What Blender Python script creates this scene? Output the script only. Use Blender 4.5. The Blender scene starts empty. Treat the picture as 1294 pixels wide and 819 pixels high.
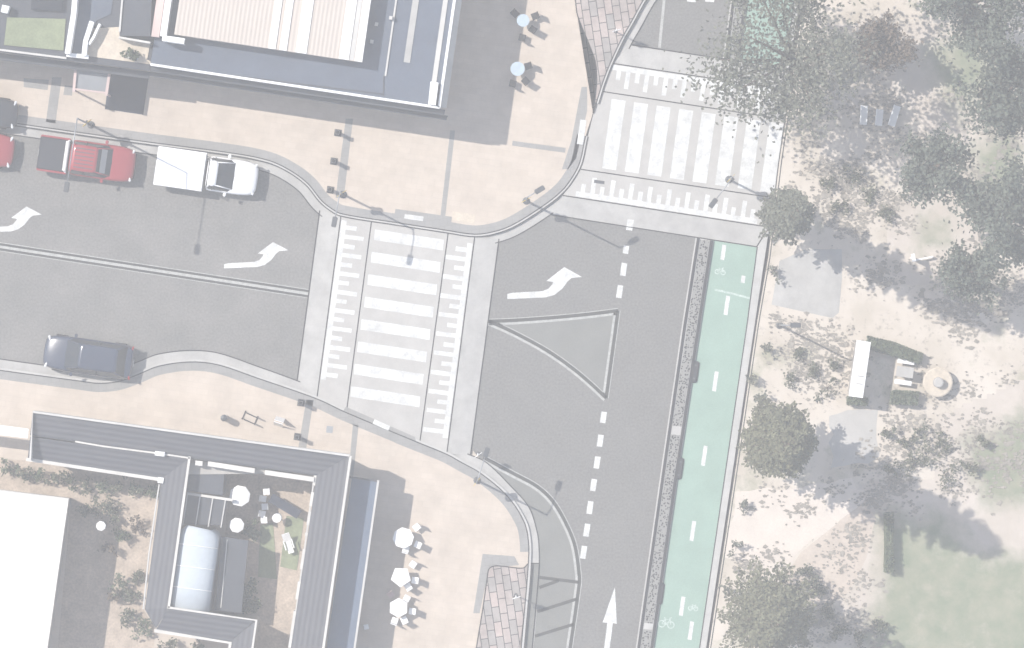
import bpy, bmesh, math, random
from mathutils import Vector, Matrix

random.seed(7)
H = 250.0            # camera height in metres
S = 24.0             # pixels of the plan per metre on the ground
SC = bpy.context.scene
COL = SC.collection
TILT = math.radians(-8.2)   # the street grid's turn


def P(x, y, z=0.0):
    k = (H - z) / H
    return Vector(((x - 647) / S * k, (409.5 - y) / S * k, z))


# ------------------------------------------------------------------ materials
def principled(name):
    m = bpy.data.materials.new(name)
    m.use_nodes = True
    nt = m.node_tree
    return m, nt, nt.nodes['Principled BSDF']


def mat(name, col, rough=0.8, var=0.15, scale=1.5, fine=0.0, fscale=40.0, bump=0.0, metal=0.0, coat=0.0, tint=None, spec=0.3):
    """A plain material with two sizes of mottling from noise in world position."""
    m, nt, b = principled(name)
    N = nt.nodes
    L = nt.links
    geo = N.new('ShaderNodeNewGeometry')
    n1 = N.new('ShaderNodeTexNoise')
    n1.inputs['Scale'].default_value = scale
    n1.inputs['Detail'].default_value = 6
    n1.inputs['Roughness'].default_value = 0.65
    L.new(geo.outputs['Position'], n1.inputs['Vector'])
    r = N.new('ShaderNodeValToRGB')
    lo = [c * (1 - var) for c in col]
    hi = [min(1, c * (1 + var)) for c in col]
    if tint:
        lo = [c * (1 - var) for c in tint]
    r.color_ramp.elements[0].position = 0.3
    r.color_ramp.elements[1].position = 0.7
    r.color_ramp.elements[0].color = (*lo, 1)
    r.color_ramp.elements[1].color = (*hi, 1)
    L.new(n1.outputs['Fac'], r.inputs['Fac'])
    out = r.outputs['Color']
    if fine > 0:
        n2 = N.new('ShaderNodeTexNoise')
        n2.inputs['Scale'].default_value = fscale
        n2.inputs['Detail'].default_value = 3
        L.new(geo.outputs['Position'], n2.inputs['Vector'])
        mr = N.new('ShaderNodeMapRange')
        mr.inputs['From Min'].default_value = 0.25
        mr.inputs['From Max'].default_value = 0.75
        mr.inputs['To Min'].default_value = 1 - fine
        mr.inputs['To Max'].default_value = 1 + fine
        L.new(n2.outputs['Fac'], mr.inputs['Value'])
        mx = N.new('ShaderNodeVectorMath')
        mx.operation = 'SCALE'
        L.new(out, mx.inputs[0])
        L.new(mr.outputs['Result'], mx.inputs['Scale'])
        out = mx.outputs['Vector']
    L.new(out, b.inputs['Base Color'])
    b.inputs['Roughness'].default_value = rough
    b.inputs['Metallic'].default_value = metal
    b.inputs['Specular IOR Level'].default_value = spec
    b.inputs['Coat Weight'].default_value = coat
    b.inputs['Coat Roughness'].default_value = 0.08
    if bump > 0:
        bp = N.new('ShaderNodeBump')
        bp.inputs['Strength'].default_value = bump
        bp.inputs['Distance'].default_value = 0.03
        L.new(n1.outputs['Fac'], bp.inputs['Height'])
        L.new(bp.outputs['Normal'], b.inputs['Normal'])
    return m


def brick_mat(name, c1, c2, mortar, w, h, rot, msize=0.02, rough=0.85, var=0.2, offset=0.5):
    m, nt, b = principled(name)
    N = nt.nodes
    L = nt.links
    geo = N.new('ShaderNodeNewGeometry')
    mp = N.new('ShaderNodeMapping')
    mp.inputs['Rotation'].default_value = (0, 0, rot)
    L.new(geo.outputs['Position'], mp.inputs['Vector'])
    br = N.new('ShaderNodeTexBrick')
    br.offset = offset
    br.inputs['Color1'].default_value = (*c1, 1)
    br.inputs['Color2'].default_value = (*c2, 1)
    br.inputs['Mortar'].default_value = (*mortar, 1)
    br.inputs['Scale'].default_value = 1
    br.inputs['Mortar Size'].default_value = msize
    br.inputs['Mortar Smooth'].default_value = 0.1
    br.inputs['Brick Width'].default_value = w
    br.inputs['Row Height'].default_value = h
    L.new(mp.outputs['Vector'], br.inputs['Vector'])
    n1 = N.new('ShaderNodeTexNoise')
    n1.inputs['Scale'].default_value = 0.7
    n1.inputs['Detail'].default_value = 8
    n1.inputs['Roughness'].default_value = 0.7
    L.new(geo.outputs['Position'], n1.inputs['Vector'])
    mr = N.new('ShaderNodeMapRange')
    mr.inputs['From Min'].default_value = 0.3
    mr.inputs['From Max'].default_value = 0.7
    mr.inputs['To Min'].default_value = 1 - var
    mr.inputs['To Max'].default_value = 1 + var
    L.new(n1.outputs['Fac'], mr.inputs['Value'])
    sc = N.new('ShaderNodeVectorMath')
    sc.operation = 'SCALE'
    L.new(br.outputs['Color'], sc.inputs[0])
    L.new(mr.outputs['Result'], sc.inputs['Scale'])
    L.new(sc.outputs['Vector'], b.inputs['Base Color'])
    b.inputs['Roughness'].default_value = rough
    b.inputs['Specular IOR Level'].default_value = 0.25
    return m


def stripe_mat(name, c1, c2, period, rot, rough=0.6, metal=0.0, sharp=0.5):
    """Corrugated sheet: waves across one direction give colour and bump."""
    m, nt, b = principled(name)
    N = nt.nodes
    L = nt.links
    geo = N.new('ShaderNodeNewGeometry')
    mp = N.new('ShaderNodeMapping')
    mp.inputs['Rotation'].default_value = (0, 0, rot)
    L.new(geo.outputs['Position'], mp.inputs['Vector'])
    wv = N.new('ShaderNodeTexWave')
    wv.inputs['Scale'].default_value = 0.314 / period
    wv.inputs['Distortion'].default_value = 0.15
    L.new(mp.outputs['Vector'], wv.inputs['Vector'])
    n1 = N.new('ShaderNodeTexNoise')
    n1.inputs['Scale'].default_value = 0.9
    n1.inputs['Detail'].default_value = 7
    L.new(geo.outputs['Position'], n1.inputs['Vector'])
    ad = N.new('ShaderNodeMath')
    ad.operation = 'MULTIPLY_ADD'
    ad.inputs[1].default_value = 0.55
    L.new(wv.outputs['Fac'], ad.inputs[0])
    ml = N.new('ShaderNodeMath')
    ml.operation = 'MULTIPLY'
    ml.inputs[1].default_value = 0.5
    L.new(n1.outputs['Fac'], ml.inputs[0])
    L.new(ml.outputs['Value'], ad.inputs[2])
    r = N.new('ShaderNodeValToRGB')
    r.color_ramp.elements[0].position = 0.1
    r.color_ramp.elements[1].position = 0.8
    r.color_ramp.elements[0].color = (*c1, 1)
    r.color_ramp.elements[1].color = (*c2, 1)
    L.new(ad.outputs['Value'], r.inputs['Fac'])
    L.new(r.outputs['Color'], b.inputs['Base Color'])
    b.inputs['Roughness'].default_value = rough
    b.inputs['Metallic'].default_value = metal
    bp = N.new('ShaderNodeBump')
    bp.inputs['Strength'].default_value = sharp
    bp.inputs['Distance'].default_value = 0.02
    L.new(wv.outputs['Fac'], bp.inputs['Height'])
    L.new(bp.outputs['Normal'], b.inputs['Normal'])
    return m


def speck_mat(name, base, speck, scale, size):
    m, nt, b = principled(name)
    N = nt.nodes
    L = nt.links
    geo = N.new('ShaderNodeNewGeometry')
    v = N.new('ShaderNodeTexVoronoi')
    v.inputs['Scale'].default_value = scale
    L.new(geo.outputs['Position'], v.inputs['Vector'])
    r = N.new('ShaderNodeValToRGB')
    r.color_ramp.elements[0].position = size
    r.color_ramp.elements[1].position = size + 0.08
    r.color_ramp.elements[0].color = (*speck, 1)
    r.color_ramp.elements[1].color = (*base, 1)
    L.new(v.outputs['Distance'], r.inputs['Fac'])
    L.new(r.outputs['Color'], b.inputs['Base Color'])
    b.inputs['Roughness'].default_value = 0.9
    return m


def sand_mat():
    m, nt, b = principled('park_sand')
    N = nt.nodes
    L = nt.links
    geo = N.new('ShaderNodeNewGeometry')

    def noise(scale, detail, rough=0.6):
        n = N.new('ShaderNodeTexNoise')
        n.inputs['Scale'].default_value = scale
        n.inputs['Detail'].default_value = detail
        n.inputs['Roughness'].default_value = rough
        L.new(geo.outputs['Position'], n.inputs['Vector'])
        return n.outputs['Fac']

    def ramp(fac, stops):
        r = N.new('ShaderNodeValToRGB')
        e = r.color_ramp.elements
        e[0].position, e[0].color = stops[0][0], (*stops[0][1], 1)
        e[1].position, e[1].color = stops[-1][0], (*stops[-1][1], 1)
        for p, c in stops[1:-1]:
            q = e.new(p)
            q.color = (*c, 1)
        L.new(fac, r.inputs['Fac'])
        return r.outputs['Color']

    base = ramp(noise(0.35, 8), [(0.3, (0.43, 0.38, 0.31)), (0.5, (0.54, 0.48, 0.41)), (0.7, (0.58, 0.525, 0.455))])
    grass = ramp(noise(3.0, 5), [(0.3, (0.15, 0.17, 0.09)), (0.7, (0.26, 0.27, 0.17))])
    gm = ramp(noise(0.22, 9, 0.7), [(0.55, (0, 0, 0)), (0.68, (0.75, 0.75, 0.75))])
    mx = N.new('ShaderNodeMixRGB')
    L.new(gm, mx.inputs['Fac'])
    L.new(base, mx.inputs['Color1'])
    L.new(grass, mx.inputs['Color2'])
    sp = ramp(noise(2.6, 6, 0.75), [(0.33, (0.62, 0.62, 0.62)), (0.44, (1, 1, 1))])
    m2 = N.new('ShaderNodeMixRGB')
    m2.blend_type = 'MULTIPLY'
    m2.inputs['Fac'].default_value = 1
    L.new(mx.outputs['Color'], m2.inputs['Color1'])
    L.new(sp, m2.inputs['Color2'])
    L.new(m2.outputs['Color'], b.inputs['Base Color'])
    b.inputs['Roughness'].default_value = 0.95
    b.inputs['Specular IOR Level'].default_value = 0.1
    return m


M = {}
M['asphalt'] = mat('asphalt', (0.166, 0.161, 0.152), 0.9, 0.06, 0.6, 0.22, 9)
M['old_asphalt'] = mat('old_asphalt', (0.190, 0.181, 0.170), 0.9, 0.11, 0.45, 0.22, 9, tint=(0.174, 0.170, 0.160))
M['concrete'] = mat('concrete', (0.37, 0.36, 0.34), 0.9, 0.16, 0.9, 0.06, 18)
M['pale_concrete'] = mat('pale_concrete', (0.40, 0.385, 0.36), 0.9, 0.09, 0.9, 0.05, 18)
M['kerb'] = mat('kerb_concrete', (0.42, 0.41, 0.39), 0.9, 0.12, 1.2, 0.06, 18)
M['grey_paving'] = brick_mat('grey_paving', (0.27, 0.262, 0.25), (0.25, 0.245, 0.235), (0.22, 0.215, 0.205), 0.4, 0.4, TILT, 0.012, var=0.12)
M['paving'] = brick_mat('cream_paving', (0.50, 0.43, 0.36), (0.475, 0.405, 0.335), (0.455, 0.39, 0.325), 0.6, 0.3, -TILT, 0.012, var=0.12)
M['joint'] = mat('dark_joint', (0.03, 0.03, 0.03), 0.9, 0.2, 3)
M['white_paint'] = mat('white_paint', (0.62, 0.62, 0.60), 0.7, 0.12, 2.2, 0.10, 14, tint=(0.50, 0.50, 0.48))
M['worn_line'] = mat('worn_line', (0.36, 0.36, 0.34), 0.8, 0.2, 4.0, 0.1, 20)
M['worn_paint'] = mat('worn_paint', (0.46, 0.52, 0.48), 0.8, 0.12, 5.0, 0.12, 20, tint=(0.32, 0.42, 0.36))
M['dark_paint'] = mat('dark_line', (0.055, 0.055, 0.05), 0.8, 0.1, 2)
M['green_lane'] = mat('green_lane', (0.245, 0.345, 0.285), 0.85, 0.08, 0.6, 0.08, 14)
M['island_fill'] = mat('island_fill', (0.175, 0.175, 0.162), 0.9, 0.08, 0.7, 0.08, 14)
M['aggregate'] = speck_mat('aggregate', (0.24, 0.235, 0.22), (0.008, 0.008, 0.008), 9.0, 0.36)
M['block_paving'] = brick_mat('block_paving', (0.40, 0.33, 0.30), (0.27, 0.255, 0.24), (0.05, 0.05, 0.05), 0.79, 0.40, math.radians(90) - TILT - math.radians(16.4), 0.022, var=0.32)
M['sand'] = sand_mat()
M['lawn'] = mat('lawn', (0.24, 0.255, 0.165), 0.95, 0.22, 0.8, 0.22, 8, tint=(0.20, 0.225, 0.13))
M['soil'] = mat('garden_soil', (0.40, 0.33, 0.265), 0.95, 0.2, 1.4, 0.2, 8)
M['bright_grass'] = mat('bright_grass', (0.20, 0.225, 0.135), 0.95, 0.15, 1.5, 0.15, 10)
M['white_roof'] = mat('white_roof', (0.80, 0.80, 0.785), 0.6, 0.04, 0.5, 0.02, 8)
M['blue_roof'] = mat('blue_grey_roof', (0.082, 0.10, 0.135), 0.55, 0.12, 0.8, 0.05, 10)
M['dark_roof'] = mat('dark_roof', (0.055, 0.06, 0.072), 0.6, 0.2, 0.6, 0.1, 10)
M['slate_roof'] = stripe_mat('slate_roof', (0.045, 0.046, 0.055), (0.085, 0.086, 0.096), 0.28, math.radians(90) - TILT, 0.7)
M['slate_roof_cross'] = stripe_mat('slate_roof_cross', (0.045, 0.046, 0.055), (0.085, 0.086, 0.096), 0.28, -TILT, 0.7)
M['beige_roof'] = stripe_mat('beige_roof', (0.43, 0.375, 0.325), (0.50, 0.44, 0.385), 0.22, -TILT, 0.6)
M['blue_awning'] = mat('blue_awning', (0.10, 0.13, 0.185), 0.6, 0.10, 0.8, 0.05, 10)
M['capping'] = mat('metal_capping', (0.50, 0.485, 0.455), 0.5, 0.1, 1.0)
M['white_trim'] = mat('white_trim', (0.56, 0.535, 0.49), 0.6, 0.16, 1.0)
M['wall'] = mat('rendered_wall', (0.36, 0.34, 0.31), 0.9, 0.12, 0.8)
M['worn_path'] = mat('worn_path', (0.48, 0.41, 0.345), 0.95, 0.10, 0.9, 0.08, 8)
M['terrace'] = mat('terrace_tiles', (0.52, 0.45, 0.36), 0.8, 0.15, 1.5, 0.1, 10)
M['pink_frame'] = mat('pink_frame', (0.52, 0.40, 0.37), 0.7, 0.1, 1.0)
M['dark_blue'] = mat('dark_blue_grey', (0.03, 0.036, 0.055), 0.9, 0.15, 0.8, 0.08, 12)
M['glass'] = mat('dark_glass', (0.02, 0.024, 0.03), 0.06, 0.05, 1.0, spec=0.6)
M['pale_glass'] = mat('pale_panel_glass', (0.22, 0.23, 0.24), 0.15, 0.1, 1.0, spec=0.5)
M['greenhouse'] = mat('greenhouse_sheet', (0.46, 0.50, 0.53), 0.9, 0.06, 0.9, 0.03, 6)
M['car_white'] = mat('car_white', (0.80, 0.80, 0.80), 0.35, 0.02, 1.0, coat=0.6)
M['car_red'] = mat('car_red', (0.30, 0.028, 0.035), 0.35, 0.06, 1.0, coat=0.8)
M['car_navy'] = mat('car_navy', (0.018, 0.028, 0.055), 0.25, 0.08, 1.0, coat=1.0, spec=0.6)
M['car_dark'] = mat('car_charcoal', (0.03, 0.031, 0.036), 0.3, 0.08, 1.0, coat=0.8)
M['black'] = mat('black_plastic', (0.02, 0.02, 0.022), 0.6, 0.15, 3)
M['black_bollard'] = mat('black_steel', (0.012, 0.012, 0.013), 0.5, 0.15, 5)
M['grey_steel'] = mat('galvanised_steel', (0.30, 0.31, 0.32), 0.45, 0.1, 4, metal=0.4)
M['dark_steel'] = mat('dark_steel', (0.08, 0.085, 0.09), 0.5, 0.12, 4, metal=0.3)
M['rubber'] = mat('black_rubber', (0.04, 0.042, 0.045), 0.85, 0.15, 5)
M['tyre'] = mat('tyre', (0.02, 0.02, 0.02), 0.9, 0.1, 4)
M['lamp_glass'] = mat('lamp_glass', (0.65, 0.66, 0.66), 0.15, 0.05, 3, spec=0.6)
M['red_glass'] = mat('tail_glass', (0.32, 0.02, 0.02), 0.15, 0.05, 3, spec=0.6)
M['yellow_sign'] = mat('yellow_sign', (0.60, 0.42, 0.05), 0.5, 0.05, 3)
M['white_plastic'] = mat('white_plastic', (0.78, 0.775, 0.76), 0.5, 0.05, 3)
M['blue_cloth'] = mat('pale_blue_cloth', (0.40, 0.48, 0.54), 0.8, 0.1, 3)
M['cream_canvas'] = mat('cream_canvas', (0.78, 0.77, 0.74), 0.85, 0.06, 2)
M['bark'] = mat('bark', (0.11, 0.085, 0.065), 0.95, 0.25, 4, bump=0.5)
M['timber'] = mat('timber', (0.22, 0.165, 0.12), 0.8, 0.2, 3)
M['pine'] = mat('pine_needles', (0.135, 0.135, 0.085), 0.85, 0.35, 1.8, 0.25, 7)
M['leaf'] = mat('grey_green_leaf', (0.10, 0.106, 0.070), 0.85, 0.35, 1.6, 0.25, 7)
M['pale_leaf'] = mat('pale_grey_leaf', (0.125, 0.130, 0.098), 0.85, 0.3, 1.6, 0.25, 7)
M['leaf_blue'] = mat('blue_green_leaf', (0.095, 0.110, 0.085), 0.85, 0.35, 1.6, 0.25, 7)
M['shrub'] = mat('shrub_leaf', (0.075, 0.092, 0.048), 0.85, 0.35, 3, 0.2, 9)
M['hedge'] = mat('hedge_leaf', (0.10, 0.12, 0.075), 0.85, 0.3, 3, 0.2, 9)
M['brown_leaf'] = mat('dry_leaf', (0.13, 0.10, 0.075), 0.9, 0.3, 3, 0.2, 9)
M['litter'] = mat('leaf_litter', (0.265, 0.24, 0.205), 0.95, 0.35, 2.5)


# ------------------------------------------------------------------ mesh helpers
def link(name, bm, m, parent=None, smooth=False):
    me = bpy.data.meshes.new(name)
    bm.normal_update()
    bm.to_mesh(me)
    bm.free()
    if smooth:
        for p in me.polygons:
            p.use_smooth = True
    me.materials.append(m)
    o = bpy.data.objects.new(name, me)
    COL.objects.link(o)
    if parent is not None:
        o.parent = parent
    return o


def tag(o, label=None, cat=None, group=None, kind=None):
    if label:
        o['label'] = label
    if cat:
        o['category'] = cat
    if group:
        o['group'] = group
    if kind:
        o['kind'] = kind
    return o


def empty(name, loc=(0, 0, 0), rz=0.0):
    o = bpy.data.objects.new(name, None)
    o.location = loc
    o.rotation_euler = (0, 0, rz)
    COL.objects.link(o)
    return o


def thing(name, label, cat, loc=(0, 0, 0), rz=0.0, group=None):
    return tag(empty(name, loc, rz), label, cat, group)


def copy_tree(o, parent=None):
    c = o.copy()
    COL.objects.link(c)
    if parent is not None:
        c.parent = parent
    for ch in [x for x in bpy.data.objects if x.parent == o]:
        copy_tree(ch, c)
    return c


def smooth_line(pts, n=8):
    out = []
    P_ = [Vector(p) for p in pts]
    for i in range(len(P_) - 1):
        p0 = P_[max(i - 1, 0)]
        p1, p2 = P_[i], P_[i + 1]
        p3 = P_[min(i + 2, len(P_) - 1)]
        # centripetal-ish: limit tangents by the neighbouring lengths
        d = (p2 - p1).length
        t1 = (p2 - p0)
        t2 = (p3 - p1)
        t1 = t1.normalized() * d if t1.length > 0 else t1
        t2 = t2.normalized() * d if t2.length > 0 else t2
        for k in range(n):
            t = k / n
            h00 = 2 * t**3 - 3 * t**2 + 1
            h10 = t**3 - 2 * t**2 + t
            h01 = -2 * t**3 + 3 * t**2
            h11 = t**3 - t**2
            out.append(p1 * h00 + t1 * h10 + p2 * h01 + t2 * h11)
    out.append(P_[-1])
    return [(v.x, v.y) for v in out]


def offset_line(pts, d):
    """Offset a pixel polyline to its right-hand side on screen (y grows downward)."""
    out = []
    n = len(pts)
    for i in range(n):
        a = Vector(pts[max(i - 1, 0)])
        b = Vector(pts[min(i + 1, n - 1)])
        t = (b - a).normalized()
        out.append((pts[i][0] - t.y * d, pts[i][1] + t.x * d))
    return out


def bm_prism(bm, pts3, z0):
    """pts3: top outline points (Vector with z); walls down to z0."""
    top = [bm.verts.new(p) for p in pts3]
    bot = [bm.verts.new((p.x, p.y, z0)) for p in pts3]
    f = bm.faces.new(top)
    n = len(top)
    for i in range(n):
        bm.faces.new((top[i], bot[i], bot[(i + 1) % n], top[(i + 1) % n]))
    return f


def prism(name, pts, z0, z1, m, parent=None, bottom=False):
    bm = bmesh.new()
    f = bm_prism(bm, [P(x, y, z1) for x, y in pts], z0)
    if bottom:
        bm.faces.new([bm.verts.new((v.co.x, v.co.y, z0)) for v in f.verts])
    bmesh.ops.triangulate(bm, faces=[g for g in bm.faces if len(g.verts) > 4])
    bmesh.ops.recalc_face_normals(bm, faces=bm.faces)
    return link(name, bm, m, parent)


def sheet(name, pts, z, m, parent=None):
    bm = bmesh.new()
    f = bm.faces.new([bm.verts.new(P(x, y, z)) for x, y in pts])
    bmesh.ops.triangulate(bm, faces=[f])
    for g in bm.faces:
        g.normal_update()
        if g.normal.z < 0:
            g.normal_flip()
    return link(name, bm, m, parent)


def bm_ribbon(bm, A, B, zt, zb=None):
    """Strip between pixel lines A and B at height zt, walled down to zb."""
    a = [bm.verts.new(P(x, y, zt)) for x, y in A]
    b = [bm.verts.new(P(x, y, zt)) for x, y in B]
    for i in range(len(a) - 1):
        bm.faces.new((a[i], a[i + 1], b[i + 1], b[i]))
    if zb is not None:
        for L_ in (a, b):
            lo = [bm.verts.new((v.co.x, v.co.y, zb)) for v in L_]
            for i in range(len(L_) - 1):
                bm.faces.new((L_[i], L_[i + 1], lo[i + 1], lo[i]))


def ribbon(name, line, d0, d1, zt, m, parent=None, zb=None):
    bm = bmesh.new()
    bm_ribbon(bm, offset_line(line, d0), offset_line(line, d1), zt, zb)
    bmesh.ops.recalc_face_normals(bm, faces=bm.faces)
    return link(name, bm, m, parent)


def lines(name, segs, w, z, m, parent=None, zb=None):
    """Several polylines of width w (pixels) as one mesh."""
    bm = bmesh.new()
    for s in segs:
        bm_ribbon(bm, offset_line(s, -w / 2), offset_line(s, w / 2), z, zb)
    bmesh.ops.recalc_face_normals(bm, faces=bm.faces)
    return link(name, bm, m, parent)


def bm_box(bm, c, s, rz=0.0, ry=0.0, rx=0.0):
    r = bmesh.ops.create_cube(bm, size=1)
    mt = Matrix.Translation(c) @ Matrix.Rotation(rz, 4, 'Z') @ Matrix.Rotation(ry, 4, 'Y') @ Matrix.Rotation(rx, 4, 'X') @ Matrix.Diagonal((*s, 1))
    bmesh.ops.transform(bm, matrix=mt, verts=r['verts'])
    return r['verts']


def bm_tube(bm, pts, rad, seg=8, cap=True):
    pts = [Vector(p) for p in pts]
    if not isinstance(rad, (list, tuple)):
        rad = [rad] * len(pts)
    rings = []
    for i, p in enumerate(pts):
        t = (pts[min(i + 1, len(pts) - 1)] - pts[max(i - 1, 0)]).normalized()
        up = Vector((0, 0, 1)) if abs(t.z) < 0.9 else Vector((1, 0, 0))
        u = t.cross(up).normalized()
        v = t.cross(u)
        rings.append([bm.verts.new(p + (u * math.cos(2 * math.pi * k / seg) + v * math.sin(2 * math.pi * k / seg)) * rad[i]) for k in range(seg)])
    for a, b in zip(rings, rings[1:]):
        for k in range(seg):
            bm.faces.new((a[k], a[(k + 1) % seg], b[(k + 1) % seg], b[k]))
    if cap:
        bm.faces.new(rings[0])
        bm.faces.new(rings[-1])
    return rings


def bm_lathe(bm, prof, seg=16, c=(0, 0, 0)):
    rings = []
    for r, z in prof:
        rings.append([bm.verts.new((c[0] + r * math.cos(2 * math.pi * k / seg), c[1] + r * math.sin(2 * math.pi * k / seg), c[2] + z)) for k in range(seg)])
    for a, b in zip(rings, rings[1:]):
        for k in range(seg):
            bm.faces.new((a[k], a[(k + 1) % seg], b[(k + 1) % seg], b[k]))
    bm.faces.new(rings[-1])
    bm.faces.new(rings[0])


def box(name, c, s, m, parent, rz=0.0, ry=0.0, rx=0.0, bevel=0.0):
    bm = bmesh.new()
    bm_box(bm, c, s, rz, ry, rx)
    if bevel:
        bmesh.ops.bevel(bm, geom=bm.edges[:], offset=bevel, segments=2, affect='EDGES')
    return link(name, bm, m, parent)


def tube(name, pts, rad, m, parent, seg=8):
    bm = bmesh.new()
    bm_tube(bm, pts, rad, seg)
    bmesh.ops.recalc_face_normals(bm, faces=bm.faces)
    return link(name, bm, m, parent, smooth=True)


def lathe(name, prof, m, parent, seg=16, c=(0, 0, 0)):
    bm = bmesh.new()
    bm_lathe(bm, prof, seg, c)
    bmesh.ops.recalc_face_normals(bm, faces=bm.faces)
    return link(name, bm, m, parent)


def struct(o):
    o['kind'] = 'structure'
    return o


def lerp(a, b, t):
    return (a[0] + (b[0] - a[0]) * t, a[1] + (b[1] - a[1]) * t)


# ------------------------------------------------------------------ ground, roads, paths
bm = bmesh.new()
bmesh.ops.create_grid(bm, x_segments=2, y_segments=2, size=300)
g = link('ground', bm, M['sand'])
g.location = (0, 0, -0.06)
struct(g)

KZ = 0.12
north = smooth_line([(-900, 22), (0, 153), (180, 178.5), (297, 194), (340, 203), (366, 215), (389, 232), (406, 253), (418, 263), (431, 270), (499, 281), (564, 291),
                     (600, 296), (625, 292.5), (648, 284), (685, 261), (710, 241), (725, 221), (733, 204), (740, 172), (749, 143), (753, 110), (752, 77), (744, 55), (730, 20), (727, 0), (745, -150), (830, -750)], 6)
south1 = smooth_line([(-900, 323), (0, 453.7), (100, 467.5), (125, 470), (150, 466), (175, 457), (200, 447.5), (240, 443), (275, 446), (324, 462.5), (375, 481), (402, 492), (470, 522),
                      (566, 564), (594, 575), (614, 584), (648, 617), (669, 642), (679, 673), (681, 690), (681.5, 712), (674, 819), (640, 1060), (550, 1700)], 6)
south2 = smooth_line([(-900, 337), (0, 468), (100, 481.5), (125, 484.5), (150, 482), (175, 473), (200, 463), (240, 457.5), (275, 461), (324, 477.5), (400, 504), (436.5, 521),
                      (530, 560), (564, 574), (584, 585), (607, 598), (641, 627), (662, 659), (667.6, 683), (667.6, 712), (659, 819), (625, 1060), (535, 1700)], 6)
east_in = [(1110, -750), (1015, 0), (984, 205), (970, 325), (955.5, 410), (925.5, 615), (895, 819), (770, 1700)]

howard = struct(sheet('howard_road', north[:60] + [(640, 300), (590, 580)] + [p for p in reversed(south1) if p[0] < 560 and p[1] < 600], 0.0, M['old_asphalt']))
strand_pts = [(600, 300), (660, 285), (735, 210), (752, 120), (770, 60), (815, -20), (905, -750), (1110, -750), (1010, 0), (960, 325), (895, 819), (770, 1700), (560, 1700), (660, 819), (668, 700), (640, 620), (590, 560)]
strand = struct(sheet('strand_road', strand_pts, -0.004 + 0.008, M['asphalt']))

nf = north + [(700, -750), (-900, -750)]
struct(prism('north_footpath', nf, -0.1, KZ, M['paving']))
sf = south2 + [(-900, 1700)]
struct(prism('south_footpath', sf, -0.1, KZ, M['paving']))
park = struct(prism('park_ground', east_in + [(2600, 1700), (2600, -750)], -0.1, KZ, M['sand']))

# kerbs and gutters
i1 = [i for i, p in enumerate(north) if p[0] > 740 and p[1] < 172][0]
struct(ribbon('north_kerb', north[:i1], 0.0, 3.2, KZ + 0.006, M['kerb'], zb=-0.05))
iN = [i for i, p in enumerate(north) if p[0] >= 431][0]
struct(ribbon('north_gutter', north[:iN + 1], 3.2, 15, 0.012, M['concrete']))
iA = [i for i, p in enumerate(north) if p[0] >= 600][0]
iB = [i for i, p in enumerate(north) if p[0] >= 718 and p[1] < 260][0]
struct(ribbon('corner_gutter', north[iA:iB], 3.2, 14.5, 0.016, M['concrete']))
struct(sheet('south_gutter', south1 + list(reversed(offset_line(south2, -3.0))), 0.014, M['concrete']))
struct(ribbon('south_kerb', south2, -3.2, 0.0, KZ + 0.006, M['kerb'], zb=-0.05))
struct(lines('kerb_joints', [north[:i1], offset_line(north[:i1], 3.2), south2], 1.4, KZ + 0.011, M['joint']))
struct(lines('gutter_joints', [offset_line(north[:iN + 1], 15), offset_line(north[iA:iB], 14.5), [p for p in south1 if p[0] < 403 and p[1] < 500], [p for p in south1 if p[0] > 565 and p[1] < 730]], 1.4, 0.022, M['joint']))

# grey border bands of the footpaths
struct(ribbon('north_border_band', north[:i1], -11, -0.6, KZ + 0.004, M['grey_paving']))
struct(ribbon('south_border_band', [p for p in south2 if p[1] < 700], 0.6, 11, KZ + 0.004, M['grey_paving']))
PB = KZ + 0.004


def band(pts, m='grey_paving', z=PB, name='paving_band'):
    return struct(sheet(name, pts, z, M[m]))


band([(437, 150), (446, 150), (434.5, 250), (424, 250)])
band([(569, 165), (575, 165), (562, 279), (556, 278)])
band([(648, 178), (715, 187), (714, 193), (647, 184)])
band([(66, 98), (78, 98), (70, 156), (58, 154)])
band([(30, 99), (62, 101), (60, 114), (30, 110)])
band([(82, 108), (92, 109), (91, 121), (80, 120)])
band([(387, 505), (396, 506), (387, 566), (377, 566)])
band([(446, 536), (453, 538), (446, 606), (440, 604)])
band([(735, 110), (742, 110), (742, 140), (728, 200), (718, 214), (710, 214), (722, 178)])
band([(500, 264), (571, 274), (570, 282), (498, 273)], z=PB + 0.003)
band([(432, 522), (437, 514), (524, 552), (530, 572), (500, 560)], z=PB + 0.003)
band([(610, 700), (650, 703), (656, 714), (618, 718), (606, 775), (598, 775)])
band([(572, 267), (600, 271), (600, 283), (571, 278)], 'terrace', PB + 0.006, 'landing_patch')

# tactile indicator plates
def tactile(c, w, h, rz, label):
    o = thing('tactile_plate', label, 'tactile paving', P(*c, KZ), rz, 'white tactile plates at the crossings')
    bm = bmesh.new()
    bm_box(bm, (0, 0, 0.006), (w, h, 0.012))
    nx, ny = max(2, int(w / 0.14)), max(2, int(h / 0.14))
    for i in range(nx):
        for j in range(ny):
            bm_box(bm, ((i + 0.5) / nx * w - w / 2, (j + 0.5) / ny * h - h / 2, 0.016), (0.06, 0.06, 0.012))
    link('studded_plate', bm, M['white_paint'], o)


tactile((523, 275), 1.0, 0.24, TILT, 'small white tactile plate on the grey band north of the Howard Ave zebra crossing')
tactile((735, 167), 0.32, 1.3, TILT, 'upright white tactile plate beside the kerb west of The Strand crossing')
tactile((482, 537), 0.9, 0.26, math.radians(-24), 'slanted white tactile plate south of the Howard Ave zebra crossing')

# ------------------------------------------------------------------ raised crossings
TZ = 0.10


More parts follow.
